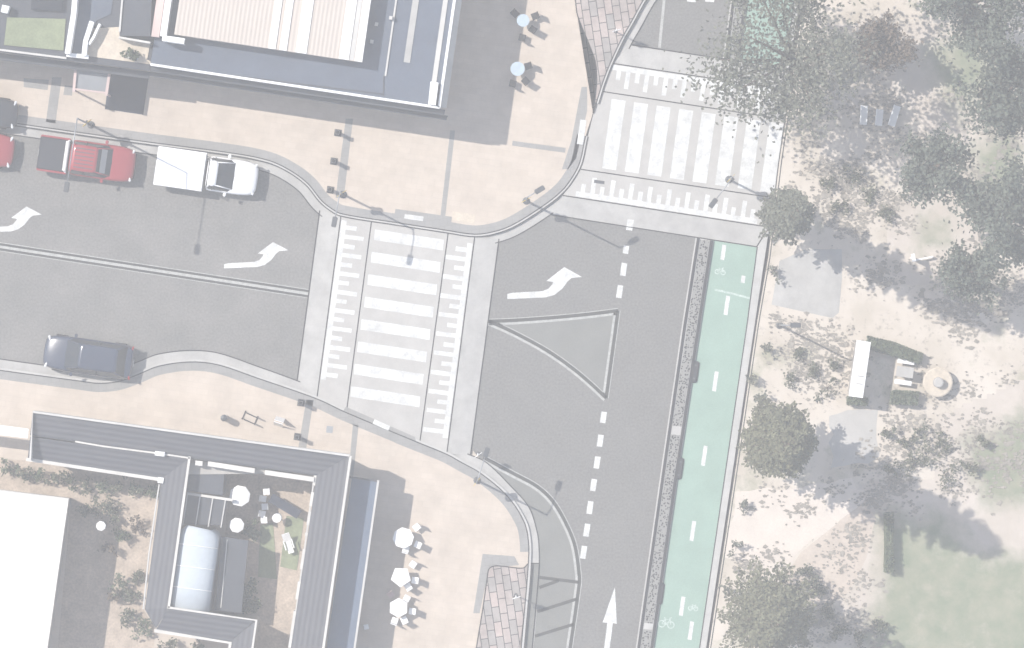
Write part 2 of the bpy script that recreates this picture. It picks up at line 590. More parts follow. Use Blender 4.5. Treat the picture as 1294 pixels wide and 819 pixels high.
def slab(name, pz, z0, m, parent):
    bm = bmesh.new()
    bm_prism(bm, [P(x, y, z) for x, y, z in pz], z0)
    bmesh.ops.triangulate(bm, faces=[g for g in bm.faces if len(g.verts) > 4])
    bmesh.ops.recalc_face_normals(bm, faces=bm.faces)
    return link(name, bm, m, parent)


c1 = empty('howard_crossing')
struct(c1)
# lines a..f from the north kerb to the south kerb
A0, A1 = (404, 266), (375.5, 481)
B0, B1 = (431, 272), (400.5, 503)
C0, C1 = (469.5, 279), (438, 519)
D0, D1 = (566.5, 293), (530.5, 559)
E0, E1 = (600, 298), (564.5, 574)
F0, F1 = (630.5, 302), (594.5, 575)
slab('platform', [(*B0, TZ), (*C0, TZ), (*D0, TZ), (*E0, TZ), (*E1, TZ), (*D1, TZ), (*C1, TZ), (*B1, TZ)], -0.05, M['pale_concrete'], c1)
slab('ramp', [(*A0, 0.008), (*B0, TZ), (*B1, TZ), (*A1, 0.008)], -0.05, M['concrete'], c1)
slab('ramp', [(*E0, TZ), (*F0, 0.010), (*F1, 0.010), (*E1, TZ)], -0.05, M['concrete'], c1)
lines('joint', [[B0, B1], [C0, C1], [D0, D1], [E0, E1]], 1.4, TZ + 0.006, M['joint'], c1)
lines('joint', [[A0, A1], [F0, F1]], 1.4, 0.024, M['joint'], c1)
for k in range(8):
    x, y = 474 - 4.28 * k, 290 + 28.3 * k
    sheet('zebra_bar', [(x, y), (x + 87, y + 13), (x + 85.7, y + 26.5), (x - 1.2, y + 13.3)], TZ + 0.004, M['white_paint'], c1)


def teeth(name, p0, p1, side, start, n, step, longl, shortl, w, z, parent, along):
    """Saw-tooth ramp marking: a base strip beside the line p0-p1 and teeth pointing to side."""
    bm = bmesh.new()
    a, b = Vector(p0), Vector(p1)
    t = (b - a).normalized()
    nrm = Vector((-t.y, t.x)) * side

    def quad(o, l, n0, n1):
        q = [a + t * o + nrm * n0, a + t * (o + l) + nrm * n0, a + t * (o + l) + nrm * n1, a + t * o + nrm * n1]
        f = bm.faces.new([bm.verts.new(P(v.x, v.y, z)) for v in q])
        f.normal_update()
        if f.normal.z < 0:
            f.normal_flip()
    quad(start - 6, n * step + 4, 1.5, 8)
    for k in range(n):
        jit = random.uniform(-1, 1)
        quad(start + k * step + jit * 0.3, w + jit * 0.3, 8, 8 + (longl if k % 2 else shortl) + jit)
    return link(name, bm, M['white_paint'], parent)


teeth('piano_key_marking', B0, B1, -1, 12, 17, 11.7, 25, 14, 5.5, TZ + 0.004, c1, None)
teeth('piano_key_marking', E0, E1, 1, 16, 20, 12.2, 25, 13, 5.5, TZ + 0.004, c1, None)

c2 = empty('strand_crossing')
struct(c2)
a0, a1 = (798, 57), (991, 86)
b0, b1 = (773, 80), (998, 114)
k0, k1 = (757, 115), (993, 151)
d0, d1 = (734, 214), (978, 250)
e0, e1 = (711, 247), (971, 287)
f0, f1 = (697, 271.5), (957, 312)
slab('platform', [(*b0, TZ), (*b1, TZ), (*k1, TZ), (987, 190, TZ), (*d1, TZ), (*e1, TZ), (*e0, TZ), (724, 230, TZ), (*d0, TZ), (741, 180, TZ), (750, 143, TZ), (*k0, TZ)], -0.05, M['pale_concrete'], c2)
slab('ramp', [(*a0, 0.010), (*a1, 0.010), (*b1, TZ), (*b0, TZ)], -0.05, M['concrete'], c2)
slab('ramp', [(*e0, TZ), (*e1, TZ), (*f1, 0.012), (*f0, 0.012)], -0.05, M['concrete'], c2)
lines('joint', [[b0, b1], [k0, k1], [d0, d1], [e0, e1]], 1.4, TZ + 0.006, M['joint'], c2)
lines('joint', [[a0, a1], [f0, f1]], 1.4, 0.024, M['joint'], c2)
for k in range(8):
    x, y = 773 + 28.5 * k, 125 + 4.2 * k
    sheet('zebra_bar', [(x, y), (x + 17.5, y + 2.4), (x + 5.5, y + 90), (x - 12, y + 87.5)], TZ + 0.004, M['white_paint'], c2)
teeth('piano_key_marking', b0, b1, 1, 8, 17, 12, 22, 12, 5.5, TZ + 0.004, c2, None)
teeth('piano_key_marking', e0, e1, -1, 22, 19, 12, 20, 11, 5.5, TZ + 0.004, c2, None)
o = tag(prism('drain_cover', [(751, 227), (764, 229), (763.4, 233), (750.4, 231)], TZ, TZ + 0.01, M['dark_steel']), 'small grey metal drain cover set in The Strand crossing near the west kerb', 'drain cover')
o = tag(prism('drain_cover', [(413, 538), (421, 539), (420, 547.5), (412, 546.5)], KZ, KZ + 0.012, M['grey_steel']), 'square grey metal pit lid in the cream paving south of the crossing', 'drain cover')

# ------------------------------------------------------------------ road markings
Z = 0.006


def paint_outline(name, segs, parent, z=Z, core=4.4, edge=8.4):
    lines(name, [offset_line(s_, 1.0) for s_ in segs], edge, z, M['worn_line'], parent)
    lines('line_core', segs, core, z + 0.004, M['dark_paint'], parent)


lines('centre_line', [[(-400, 251), (390, 371.2)]], 11.5, Z, M['worn_line'], howard)
lines('line_core', [[(-400, 247.8), (391, 368.1)], [(-400, 254.2), (389.5, 374.5)]], 3.0, Z + 0.004, M['dark_paint'], howard)

SZ = 0.010
tri_ac = smooth_line([(618, 406), (648, 419.5), (690.5, 442.5), (723, 465), (748, 486), (766, 503)], 4)
tri_ab = smooth_line([(618, 406), (648, 405), (700, 401.3), (740.5, 397.5), (781, 392.5)], 4)
sheet('island_marking', tri_ab + list(reversed(tri_ac))[:-1], SZ - 0.002, M['island_fill'], strand)
paint_outline('island_line', [tri_ab, tri_ac, [(781, 392.5), (766, 503)]], strand, SZ + 0.002)
curve = smooth_line([(610.7, 578), (648, 598), (679, 615), (699, 634), (716, 663), (726.6, 690), (732, 727.5), (732, 738), (720.5, 819), (700, 960)], 6)
sheet('hatched_area', [(612, 584), (648, 617), (669, 642), (679, 673), (681, 690), (681.5, 712), (674, 819), (655, 960)] + list(reversed(curve)), SZ - 0.002, M['island_fill'], strand)
paint_outline('edge_line', [curve], strand, SZ + 0.002, 4.4, 8.5)
lines('hatch_line', [[(681.6, 729.6), (732, 736)], [(681.6, 742.5), (706, 733.7)], [(679, 773), (729, 757)], [(676, 804), (725, 789)], [(672, 836), (720, 821)]], 4.0, SZ + 0.006, M['dark_paint'], strand)

ARROW = [(641, 371.5), (648, 370), (685.5, 368), (693, 365), (698, 359), (699, 356.5), (690.5, 355), (713, 337.5), (735.5, 350), (722, 351.5), (717, 356), (710.5, 365), (701, 372.5), (690, 375.8), (641, 378)]
sheet('turn_arrow', ARROW, SZ, M['white_paint'], strand)
for ox, oy in ((345, 306), (33.5, 261)):
    sheet('turn_arrow', [(ox + (x - 713) * 0.86, oy + (y - 337.5) * 0.82) for x, y in ARROW], Z, M['white_paint'], howard)
sheet('straight_arrow', [(777, 742), (779.5, 788.5), (774.5, 787.5), (769, 830), (762, 830), (767.5, 787), (761.5, 786.5)], SZ, M['white_paint'], strand)


def dash(x, y, l, w, m, parent, z, name='lane_dash'):
    dx = 0.138 * l / 2
    sheet(name, [(x + dx - w / 2, y - l / 2), (x + dx + w / 2, y - l / 2 + 1), (x - dx + w / 2, y + l / 2), (x - dx - w / 2, y + l / 2 - 1)], z, M[m], parent)


for x, y, l in ((791, 315.5, 11), (788, 340.5, 17), (783, 368.5, 17), (762.5, 527.5, 15), (758.5, 557, 16), (754.5, 584.5, 16), (750, 613, 16), (745.5, 641.5, 17), (741.5, 670, 17), (737.5, 698, 17)):
    dash(x, y, l, 7, 'white_paint', strand, SZ)
bm = bmesh.new()
f = bm.faces.new([bm.verts.new(P(*v)) for v in ((793, 277, 0.048), (801, 278, 0.049), (799, 291.5, 0.012), (791, 290.5, 0.012))])
f.normal_update()
if f.normal.z < 0:
    f.normal_flip()
link('lane_dash', bm, M['white_paint'], c2)
sheet('lane_line', [(837.5, 0), (841, 0), (835, 61), (831.5, 60)], SZ, M['worn_line'], strand)
for x in (875, 898):
    sheet('lane_dash', [(x - 7, -4), (x + 6, -3), (x + 4, 3), (x - 7, 2)], SZ, M['white_paint'], strand)

# ------------------------------------------------------------------ cycle lane
lane = struct(sheet('cycle_lane', [(899.5, 303), (957, 312), (944, 410), (914, 615), (884, 819), (760, 1700), (690, 1700), (825, 819), (853, 615), (884, 410)], 0.008, M['green_lane']))
lane_n = struct(sheet('cycle_lane', [(932, 77), (991, 86), (1004, 0), (1090, -700), (1040, -700), (942, 0)], 0.008, M['green_lane']))
LZ = 0.014
for x, y, l in ((914, 319, 20), (939, 353, 10), (918.5, 386, 25), (904, 482, 26), (890, 576, 26), (875.5, 671, 26), (862, 766, 25), (873, 797, 24)):
    dash(x, y, l, 5, 'white_paint', lane, LZ, 'lane_dash')
lines('stop_line', [[(903, 366), (925, 371), (948, 377)]], 2.5, LZ, M['worn_paint'], lane)


def bike_symbol(cx, cy, s, parent):
    bm = bmesh.new()

    def w(x, y):
        return (cx + (x * 0.99 + y * 0.138) * s, cy + (-x * 0.138 * -1 - y * 0.99) * s)
    for wx in (-5, 5):
        ring = [w(wx + 3.6 * math.cos(a * math.pi / 8), 3.6 * math.sin(a * math.pi / 8)) for a in range(17)]
        bm_ribbon(bm, offset_line(ring, -0.7), offset_line(ring, 0.7), LZ)
    for k, seg in enumerate(([(-5, 0), (-2, 5.5), (3.5, 5.5), (0, 0), (-5, 0)], [(5, 0), (3, 7.5), (5, 8)], [(0, 0), (-2.8, 7.5)])):
        q = [w(*p) for p in seg]
        bm_ribbon(bm, offset_line(q, -0.7), offset_line(q, 0.7), LZ + 0.002 * (k + 1))
    link('bicycle_symbol', bm, M['worn_paint'], parent)


bike_symbol(910, 344, 0.75, lane)
bike_symbol(842, 789, 1.15, lane)
bike_symbol(876, 769, 0.7, lane)

# concrete edge strip beside the cycle lane
struct(prism('east_edge_strip', [(957, 312), (971, 290), (988, 205), (998, 114), (991, 86), (1004, 0), (1090, -700), (1106, -700), (1015.5, 0), (984.5, 205), (970.5, 325), (956, 410), (926, 615), (895.5, 819), (770, 1700), (760, 1700), (884, 819), (914, 615), (944, 410)], -0.05, 0.05, M['kerb']))
struct(lines('east_kerb_joints', [[(1015, 0), (984, 205), (970, 325), (955.5, 410), (925.5, 615), (895, 819)], [(1018, 0), (987.5, 205), (973, 325), (958.5, 410), (928.5, 615), (898, 819)]], 1.3, KZ + 0.006, M['joint']))
struct(lines('edge_strip_joints', [[(957, 312), (944, 410), (914, 615), (884, 819)], [(1004, 0), (991, 86), (988.5, 112)], [(971, 288), (956, 312)]], 1.3, 0.056, M['joint']))

# lane separators
def separator(L0, L1, gaps, label):
    o = thing('lane_separator', label, 'separator')
    bm = bmesh.new()
    bm_ribbon(bm, offset_line(L0, -1.9), offset_line(L0, 1.7), 0.15, 0.0)
    link('side_kerb', bm, M['black'], o)
    bm = bmesh.new()
    bm_ribbon(bm, offset_line(L1, -1.7), offset_line(L1, 1.9), 0.15, 0.0)
    link('side_kerb', bm, M['black'], o)
    bm = bmesh.new()
    bm_ribbon(bm, offset_line(L0, 3.6), offset_line(L0, 1.6), 0.02)
    bm_ribbon(bm, offset_line(L1, -3.0), offset_line(L1, -1.6), 0.02)
    bm_ribbon(bm, offset_line(L0, 1.7), offset_line(L1, -1.7), 0.12)
    link('mortar_bed', bm, M['kerb'], o)
    ys = sorted(gaps)

    def at(L, y):
        for p, q in zip(L, L[1:]):
            if min(p[1], q[1]) <= y <= max(p[1], q[1]):
                return lerp(p, q, (y - p[1]) / (q[1] - p[1]))
        return L[-1]
    for y0, y1 in ys:
        q = [at(L0, y0), at(L1, y0 + 1), at(L1, y1 + 1), at(L0, y1)]
        w = 2.6
        q = [(q[0][0] + w, q[0][1]), (q[1][0] - w, q[1][1]), (q[2][0] - w, q[2][1]), (q[3][0] + w, q[3][1])]
        prism('aggregate_infill', q, 0.1, 0.135, M['aggregate'], o)
    bm = bmesh.new()
    bm_ribbon(bm, offset_line(L0, -3.6), offset_line(L0, -1.7), 0.016)
    bm_ribbon(bm, offset_line(L1, 1.7), offset_line(L1, 4.6), 0.016)
    link('edge_line', bm, M['worn_line'], o)


separator([(882.5, 301), (865.5, 410), (835.8, 615), (807, 819), (690, 1640)], [(899.3, 304), (883, 410), (852.3, 615), (823.5, 819), (706, 1640)],
          [(303, 538), (549, 787), (795, 1200)], 'long speckled lane separator along the cycle lane, south of the crossing')
separator([(1020, -650), (927, 0), (917, 75)], [(1036, -650), (942, 0), (932, 77)], [(-600, 74)], 'short speckled lane separator beyond The Strand zebra crossing, at the top edge')

for c, lab in (((878, 470), 'black rubber wheel stop against the separator, nearest the crossing'), ((858.5, 592), 'black rubber wheel stop beside the separator, between the other two wheel stops'), ((834, 750), 'black rubber wheel stop beside the separator, farthest from the crossing')):
    o = thing('wheel_stop', lab, 'wheel stop', P(*c, 0.008), TILT, 'rubber wheel stops in the cycle lane')
    bm = bmesh.new()
    bm_box(bm, (0, 0, 0.06), (0.36, 1.15, 0.12))
    bmesh.ops.bevel(bm, geom=bm.edges[:], offset=0.055, segments=3, affect='EDGES')
    link('rubber_body', bm, M['rubber'], o)
    for q in (-0.35, 0.35):
        box('fixing_bolt', (0, q, 0.122), (0.12, 0.1, 0.01), M['dark_steel'], o)

# ------------------------------------------------------------------ block paved islands
isl = thing('traffic_island', 'block paved traffic island narrowing to a point at the north kerb of the crossing', 'traffic island', group='block paved islands')
isl_l = smooth_line([(710, -180), (722, -30), (727, 0), (730, 20), (744, 55), (752, 77), (754, 97), (752.5, 120), (749.5, 143)], 5)
isl_r = smooth_line([(905, -180), (829, -24), (813, 0), (797, 29), (785, 50), (771, 80), (762, 103), (756, 122), (749.8, 143)], 5)
prism('block_paving', isl_l + list(reversed(isl_r))[1:], 0.0, 0.17, M['block_paving'], isl)
ribbon('kerb', isl_r[:-3], 0.1, -3.2, 0.175, M['kerb'], isl, zb=0.0)
ribbon('gutter', [p for p in isl_r if p[1] < 82], -3.2, -14, 0.02, M['concrete'], isl)
lines('joint', [isl_l, isl_r, offset_line(isl_r[:-3], -3.2)], 1.4, 0.18, M['joint'], isl)
lines('joint', [[p for p in offset_line(isl_r, -14) if p[1] < 86]], 1.4, 0.028, M['joint'], isl)
isl = thing('traffic_island', 'block paved traffic island with rounded end beside the hatched road area', 'traffic island', group='block paved islands')
io = smooth_line([(568, 1060), (602, 819), (610, 770), (616, 728), (618, 719), (624, 715.5), (634, 715.5), (655, 718), (662, 717.5), (667, 712.5)], 5)
prism('block_paving', io + [(666.5, 730), (659, 800), (656, 819), (624, 1060)], 0.0, 0.17, M['block_paving'], isl)
rr = [(667.6, 712), (666, 735), (658.5, 819), (626, 1060)]
ribbon('kerb', rr, 0, -4, 0.178, M['kerb'], isl, zb=0.0)
ribbon('gutter', rr, -4, -14, 0.026, M['island_fill'], isl)
lines('joint', [io], 1.4, 0.176, M['joint'], isl)
lines('joint', [rr, offset_line(rr, -4)], 1.4, 0.184, M['joint'], isl)
lines('joint', [offset_line(rr, -14), [(667.6, 712), (681.5, 712)]], 1.4, 0.034, M['joint'], isl)

# ------------------------------------------------------------------ park lawns, beds and pads
def wobble(pts, amp, n=6, seed=1):
    r = random.Random(seed)
    out = []
    m_ = len(pts)
    for i in range(m_):
        a, b = pts[i], pts[(i + 1) % m_]
        for k in range(n):
            q = lerp(a, b, k / n)
            out.append((q[0] + r.uniform(-amp, amp), q[1] + r.uniform(-amp, amp)))
    return out


LAWNS = [[(1108, 650), (1190, 650), (1240, 700), (1420, 690), (1420, 900), (1085, 900), (1090, 800), (1112, 745)],
         [(1165, 55), (1240, 40), (1260, 100), (1215, 150), (1190, 120)], [(1225, 190), (1285, 150), (1310, 260), (1235, 250)],
         [(1160, 280), (1200, 275), (1195, 310), (1160, 318)], [(1215, 560), (1300, 520), (1340, 640), (1240, 640)], [(1040, 60), (1075, 40), (1090, 90), (1050, 110)]]


def signed(pt, poly):
    """Distance in pixels inside (+) or outside (-) an outline."""
    ins, best = False, 1e9
    for i in range(len(poly)):
        (ax, ay), (bx, by) = poly[i], poly[i - 1]
        if (ay > pt[1]) != (by > pt[1]) and pt[0] < (bx - ax) * (pt[1] - ay) / (by - ay) + ax:
            ins = not ins
        dx, dy = bx - ax, by - ay
        t = max(0, min(1, ((pt[0] - ax) * dx + (pt[1] - ay) * dy) / (dx * dx + dy * dy)))
        best = min(best, math.hypot(ax + t * dx - pt[0], ay + t * dy - pt[1]))
    return best if ins else -best


def lawn_mat():
    m, nt, b = principled('thin_lawn')
    N, L = nt.nodes, nt.links
    geo = N.new('ShaderNodeNewGeometry')

    def noise(scale, detail, lo, hi, c0, c1):
        n = N.new('ShaderNodeTexNoise')
        n.inputs['Scale'].default_value = scale
        n.inputs['Detail'].default_value = detail
        n.inputs['Roughness'].default_value = 0.7
        L.new(geo.outputs['Position'], n.inputs['Vector'])
        q = N.new('ShaderNodeValToRGB')
        q.color_ramp.elements[0].position, q.color_ramp.elements[1].position = lo, hi
        q.color_ramp.elements[0].color, q.color_ramp.elements[1].color = (*c0, 1), (*c1, 1)
        L.new(n.outputs['Fac'], q.inputs['Fac'])
        return n.outputs['Fac'], q.outputs['Color']
    _, green = noise(0.9, 8, 0.3, 0.7, (0.165, 0.20, 0.13), (0.29, 0.28, 0.205))
    _, sand = noise(0.4, 8, 0.3, 0.7, (0.42, 0.37, 0.31), (0.54, 0.48, 0.425))
    f, _ = noise(1.1, 9, 0.3, 0.7, (0, 0, 0), (1, 1, 1))
    at = N.new('ShaderNodeAttribute')
    at.attribute_name = 'growth'
    ad = N.new('ShaderNodeMath')
    ad.operation = 'ADD'
    L.new(at.outputs['Fac'], ad.inputs[0])
    L.new(f, ad.inputs[1])
    mr = N.new('ShaderNodeMapRange')
    mr.inputs['From Min'].default_value = 0.75
    mr.inputs['From Max'].default_value = 1.25
    L.new(ad.outputs['Value'], mr.inputs['Value'])
    mx = N.new('ShaderNodeMixRGB')
    L.new(mr.outputs['Result'], mx.inputs['Fac'])
    L.new(sand, mx.inputs['Color1'])
    L.new(green, mx.inputs['Color2'])
    L.new(mx.outputs['Color'], b.inputs['Base Color'])
    b.inputs['Roughness'].default_value = 0.95
    b.inputs['Specular IOR Level'].default_value = 0.1
    return m


bm = bmesh.new()
lay = bm.verts.layers.float.new('growth')
grid = {}
for i in range(0, 66):
    for j in range(0, 145):
        x, y = 1025 + i * 6, 30 + j * 6
        d = max(signed((x, y), q) for q in LAWNS)
        if d > -45:
            v = bm.verts.new(P(x, y, KZ + 0.005))
            v[lay] = max(0.0, min(0.80, 0.45 + d / 65))
            grid[i, j] = v
for (i, j), v in list(grid.items()):
    q = [(i, j), (i, j + 1), (i + 1, j + 1), (i + 1, j)]
    if all(c in grid for c in q):
        bm.faces.new([grid[c] for c in q])
struct(link('lawn', bm, lawn_mat()))
struct(sheet('park_path', [(1012, 698), (1095, 632), (1106, 655), (1095, 705), (1075, 745), (1045, 770), (1000, 770), (985, 740)], KZ + 0.009, M['worn_path']))
struct(sheet('concrete_pad', [(1018, 315), (1064, 315), (1064, 352), (1060, 395), (1052, 402), (975, 385), (985, 330)], KZ + 0.006, M['concrete']))
struct(sheet('concrete_pad', wobble([(1050, 522), (1110, 518), (1112, 580), (1050, 590)], 4, 5, 8), KZ + 0.006, M['pale_concrete']))
struct(sheet('pale_sand_patch', wobble([(915, 705), (932, 622), (1000, 616), (1078, 606), (1096, 632), (1012, 697), (985, 740), (960, 712)], 3, 5, 9), KZ + 0.006, mat('pale_sand', (0.58, 0.515, 0.45), 0.95, 0.06, 1.0, 0.05, 10)))


# ------------------------------------------------------------------ vegetation
LEAF = 0.19


def leaf_face(bm, c, s, rng, flat=0.6):
    """One small leaf spray: a bent quad in a random direction."""
    n = Vector((rng.gauss(0, 1), rng.gauss(0, 1), rng.gauss(0, 1) + flat * 2)).normalized()
    u = n.orthogonal().normalized()
    u.rotate(Matrix.Rotation(rng.uniform(0, 6.28), 3, n))
    v = n.cross(u)
    l = s * rng.uniform(0.7, 1.5)
    w = s * rng.uniform(0.25, 0.55)
    a = bm.verts.new(c - u * l * 0.5)
    b = bm.verts.new(c + v * w)
    d = bm.verts.new(c + u * l * 0.5 - n * l * 0.12)
    e = bm.verts.new(c - v * w)
    bm.faces.new((a, b, d, e))


def broad_tree(base, height, rx, ry, n, label, seed, leaf='leaf', lean=(0, 0), group=None, density=1.0, name='tree'):
    rng = random.Random(seed)
    o = thing(name, label, 'tree', base, 0, group)
    bm = bmesh.new()
    h0 = height * 0.42
    top = Vector((lean[0], lean[1], height * 0.82))
    bm_tube(bm, [(0, 0, 0), (lean[0] * 0.2, lean[1] * 0.2, h0 * 0.5), (lean[0] * 0.5, lean[1] * 0.5, h0), tuple(top)], [0.30, 0.24, 0.19, 0.05], 9)
    clumps = []
    nb = 14
    for k in range(nb):
        a = 2 * math.pi * k / nb + rng.uniform(-0.3, 0.3)
        rr_ = math.sqrt(rng.uniform(0.15, 1.0))
        e = Vector((lean[0] + math.cos(a) * rx * rr_, lean[1] + math.sin(a) * ry * rr_, height * rng.uniform(0.62, 0.95)))
        s = Vector((lean[0] * 0.4, lean[1] * 0.4, h0 * rng.uniform(0.75, 1.1)))
        mid = s.lerp(e, 0.55) + Vector((0, 0, height * 0.06))
        bm_tube(bm, [s, mid, e], [0.10, 0.06, 0.02], 6)
        for q in range(5):
            p = mid.lerp(e, q / 4)
            clumps.append((p + Vector((rng.gauss(0, rx * 0.12), rng.gauss(0, ry * 0.12), rng.uniform(-0.2, 0.5))), rng.uniform(0.35, 0.8)))
    bmesh.ops.recalc_face_normals(bm, faces=bm.faces)
    link('trunk', bm, M['bark'], o, smooth=True)
    bm = bmesh.new()
    per = max(6, int(n * 1.35 / len(clumps)))
    for c, r in clumps:
        r *= (rx + ry) / 2 * 0.40
        for q in range(int(per * rng.uniform(0.5, 1.5))):
            d = Vector((rng.gauss(0, 1), rng.gauss(0, 1), rng.gauss(0, 0.6))) * r * 0.62
            leaf_face(bm, c + d, LEAF, rng)
    link('crown', bm, M[leaf], o)
    return o


def pine_tree(base, height, spread, label, seed, group=None, n_br=8, leaf='pine', start=0.16, dens=1.0, taper=0.75):
    rng = random.Random(seed)
    o = thing('pine_tree', label, 'tree', base, 0, group)
    bm = bmesh.new()
    bm_tube(bm, [(0, 0, 0), (0.03, 0.02, height * 0.5), (0, 0, height)], [0.30, 0.2, 0.04], 10)
    bl = bmesh.new()
    z = height * start
    tier = 0
    while z < height * 0.985:
        f = (z - height * start) / (height * (1 - start))
        L_ = spread * (1 - f) ** taper * rng.uniform(0.86, 1.08) + 0.15
        for k in range(n_br):
            a = 2 * math.pi * (k + 0.5 * (tier % 2)) / n_br + rng.uniform(-0.16, 0.16)
            l = L_ * rng.uniform(0.72, 1.1)
            d = Vector((math.cos(a), math.sin(a), 0))
            tip = Vector((0, 0, z + l * 0.12)) + d * l
            bm_tube(bm, [(0, 0, z), tuple(tip)], [0.045, 0.012], 5)
            side = Vector((-d.y, d.x, 0))
            m_ = max(5, int(l * 22 * dens))
            for q in range(m_):
                t = (q + 0.6) / m_
                t = 0.12 + 0.9 * t
                p = Vector((0, 0, z)).lerp(tip, t)
                w = 0.05 + 0.34 * l * 0.55 * math.sin(min(1, t) * 2.7) * 0.8
                for sgn in (-1, 1):
                    c = p + side * sgn * rng.uniform(0.0, w) + d * rng.uniform(-0.1, 0.15) + Vector((0, 0, rng.uniform(-0.08, 0.1)))
                    leaf_face(bl, c, 0.17, rng, 0.9)
        z += 0.62 * (1 - 0.35 * f)
        tier += 1
    bmesh.ops.recalc_face_normals(bm, faces=bm.faces)
    link('trunk', bm, M['bark'], o, smooth=True)
    link('crown', bl, M[leaf], o)
    return o


def shrub(base, r, h, label, seed, leaf='shrub', n=160, name='shrub', cat='shrub', group=None, size=0.14):
    rng = random.Random(seed)
    o = thing(name, label, cat, base, rng.uniform(0, 6), group)
    bm = bmesh.new()
    for k in range(5):
        a = k * 1.26 + rng.uniform(-0.3, 0.3)
        bm_tube(bm, [(0, 0, 0), (math.cos(a) * r * 0.55, math.sin(a) * r * 0.55, h * 0.8)], [0.025, 0.008], 5)
    link('stem', bm, M['bark'], o)
    bm = bmesh.new()
    cl = [Vector((rng.gauss(0, r * 0.45), rng.gauss(0, r * 0.45), h * rng.uniform(0.35, 0.9))) for _ in range(7)]
    for q in range(n):
        c = rng.choice(cl) + Vector((rng.gauss(0, r * 0.22), rng.gauss(0, r * 0.22), rng.gauss(0, h * 0.13)))
        c.z = max(0.03, c.z)
        leaf_face(bm, c, size, rng, 0.5)
    link('foliage', bm, M[leaf], o)
    return o


def hedge(pts, h, label, seed, n=900):
    """A clipped hedge over a pixel outline: a dark twiggy core and a skin of small leaves."""
    rng = random.Random(seed)
    cx = sum(p[0] for p in pts) / len(pts)
    cy = sum(p[1] for p in pts) / len(pts)
    o = thing('hedge', label, 'hedge', (0, 0, 0))
    inner = [lerp((cx, cy), p, 0.88) for p in pts]
    prism('stem', inner, KZ, KZ + h * 0.85, M['shrub'], o)
    bm = bmesh.new()
    W = [P(x, y, KZ) for x, y in pts]
    xs = [w.x for w in W]
    ys = [w.y for w in W]

    def inside(x, y):
        c = False
        for i in range(len(W)):
            a, b = W[i], W[i - 1]
            if (a.y > y) != (b.y > y) and x < (b.x - a.x) * (y - a.y) / (b.y - a.y) + a.x:
                c = not c
        return c
    k = 0
    while k < n:
        x, y = rng.uniform(min(xs), max(xs)), rng.uniform(min(ys), max(ys))
        if inside(x, y):
            leaf_face(bm, Vector((x, y, KZ + h * rng.uniform(0.75, 1.0))), 0.12, rng, 0.4)
            k += 1
    for i in range(len(W)):
        for q in range(int((W[i] - W[i - 1]).length * 40)):
            p = W[i].lerp(W[i - 1], rng.random())
            leaf_face(bm, Vector((p.x, p.y, KZ + h * rng.uniform(0.05, 1.0))), 0.12, rng, 0.0)
    link('foliage', bm, M['hedge'], o)
    return o


broad_tree(P(1012, 88, KZ), 9.0, 3.7, 4.3, 5600, 'large loose grey-green tree overhanging the east end of The Strand zebra crossing', 11, 'pale_leaf', (-1.6, 0.6))
pine_tree(P(986, 275, KZ), 15.5, 1.25, 'slender open pine at the kerb just below the crossing, smallest of the pines', 12, 'pines along the cycle lane', 8, 'pale_leaf', dens=1.1, taper=0.4)
pine_tree(P(975, 552, KZ), 16.0, 2.0, 'dense dark pine midway along the cycle lane, west of the white kiosk', 13, 'pines along the cycle lane', 10, dens=1.2, taper=0.5)
pine_tree(P(966, 770, KZ), 13.0, 2.7, 'broad pine at the bottom edge between the cycle lane and the lawn', 14, 'pines along the cycle lane', 9)
broad_tree(P(1215, 15, KZ), 11.0, 2.6, 2.4, 4500, 'blue-green tree at the top edge of the park, near its right corner', 21, 'leaf_blue', group='park trees at the right')
broad_tree(P(1255, 122, KZ), 11.5, 2.4, 2.6, 4500, 'blue-green tree at the right edge, east of the white bench seats', 22, 'leaf_blue', group='park trees at the right')
broad_tree(P(1258, 285, KZ), 11.0, 2.6, 2.6, 4500, 'dark blue-green tree at the right edge, east of the white post', 23, 'leaf_blue', group='park trees at the right')
broad_tree(P(1170, 215, KZ), 9.5, 1.9, 1.9, 2600, 'smaller dark tree between the white bench seats and the white post', 24, 'leaf_blue', group='park trees at the right')
broad_tree(P(1215, 345, KZ), 7.0, 1.7, 1.6, 2000, 'small dark tree at the right, southernmost of the blue-green trees', 28, 'leaf_blue', group='park trees at the right')
broad_tree(P(1108, 62, KZ), 4.2, 1.5, 1.4, 2000, 'low brownish tree standing alone on the sand near the top edge', 25, 'brown_leaf')
broad_tree(P(1345, 570, KZ), 9.0, 2.5, 2.5, 3500, 'grey-green tree just beyond the right edge above the lawn', 26, 'leaf')
broad_tree(P(1130, -60, KZ), 9.0, 3.0, 2.8, 3500, 'grey-green tree just beyond the top edge of the park', 27, 'leaf')

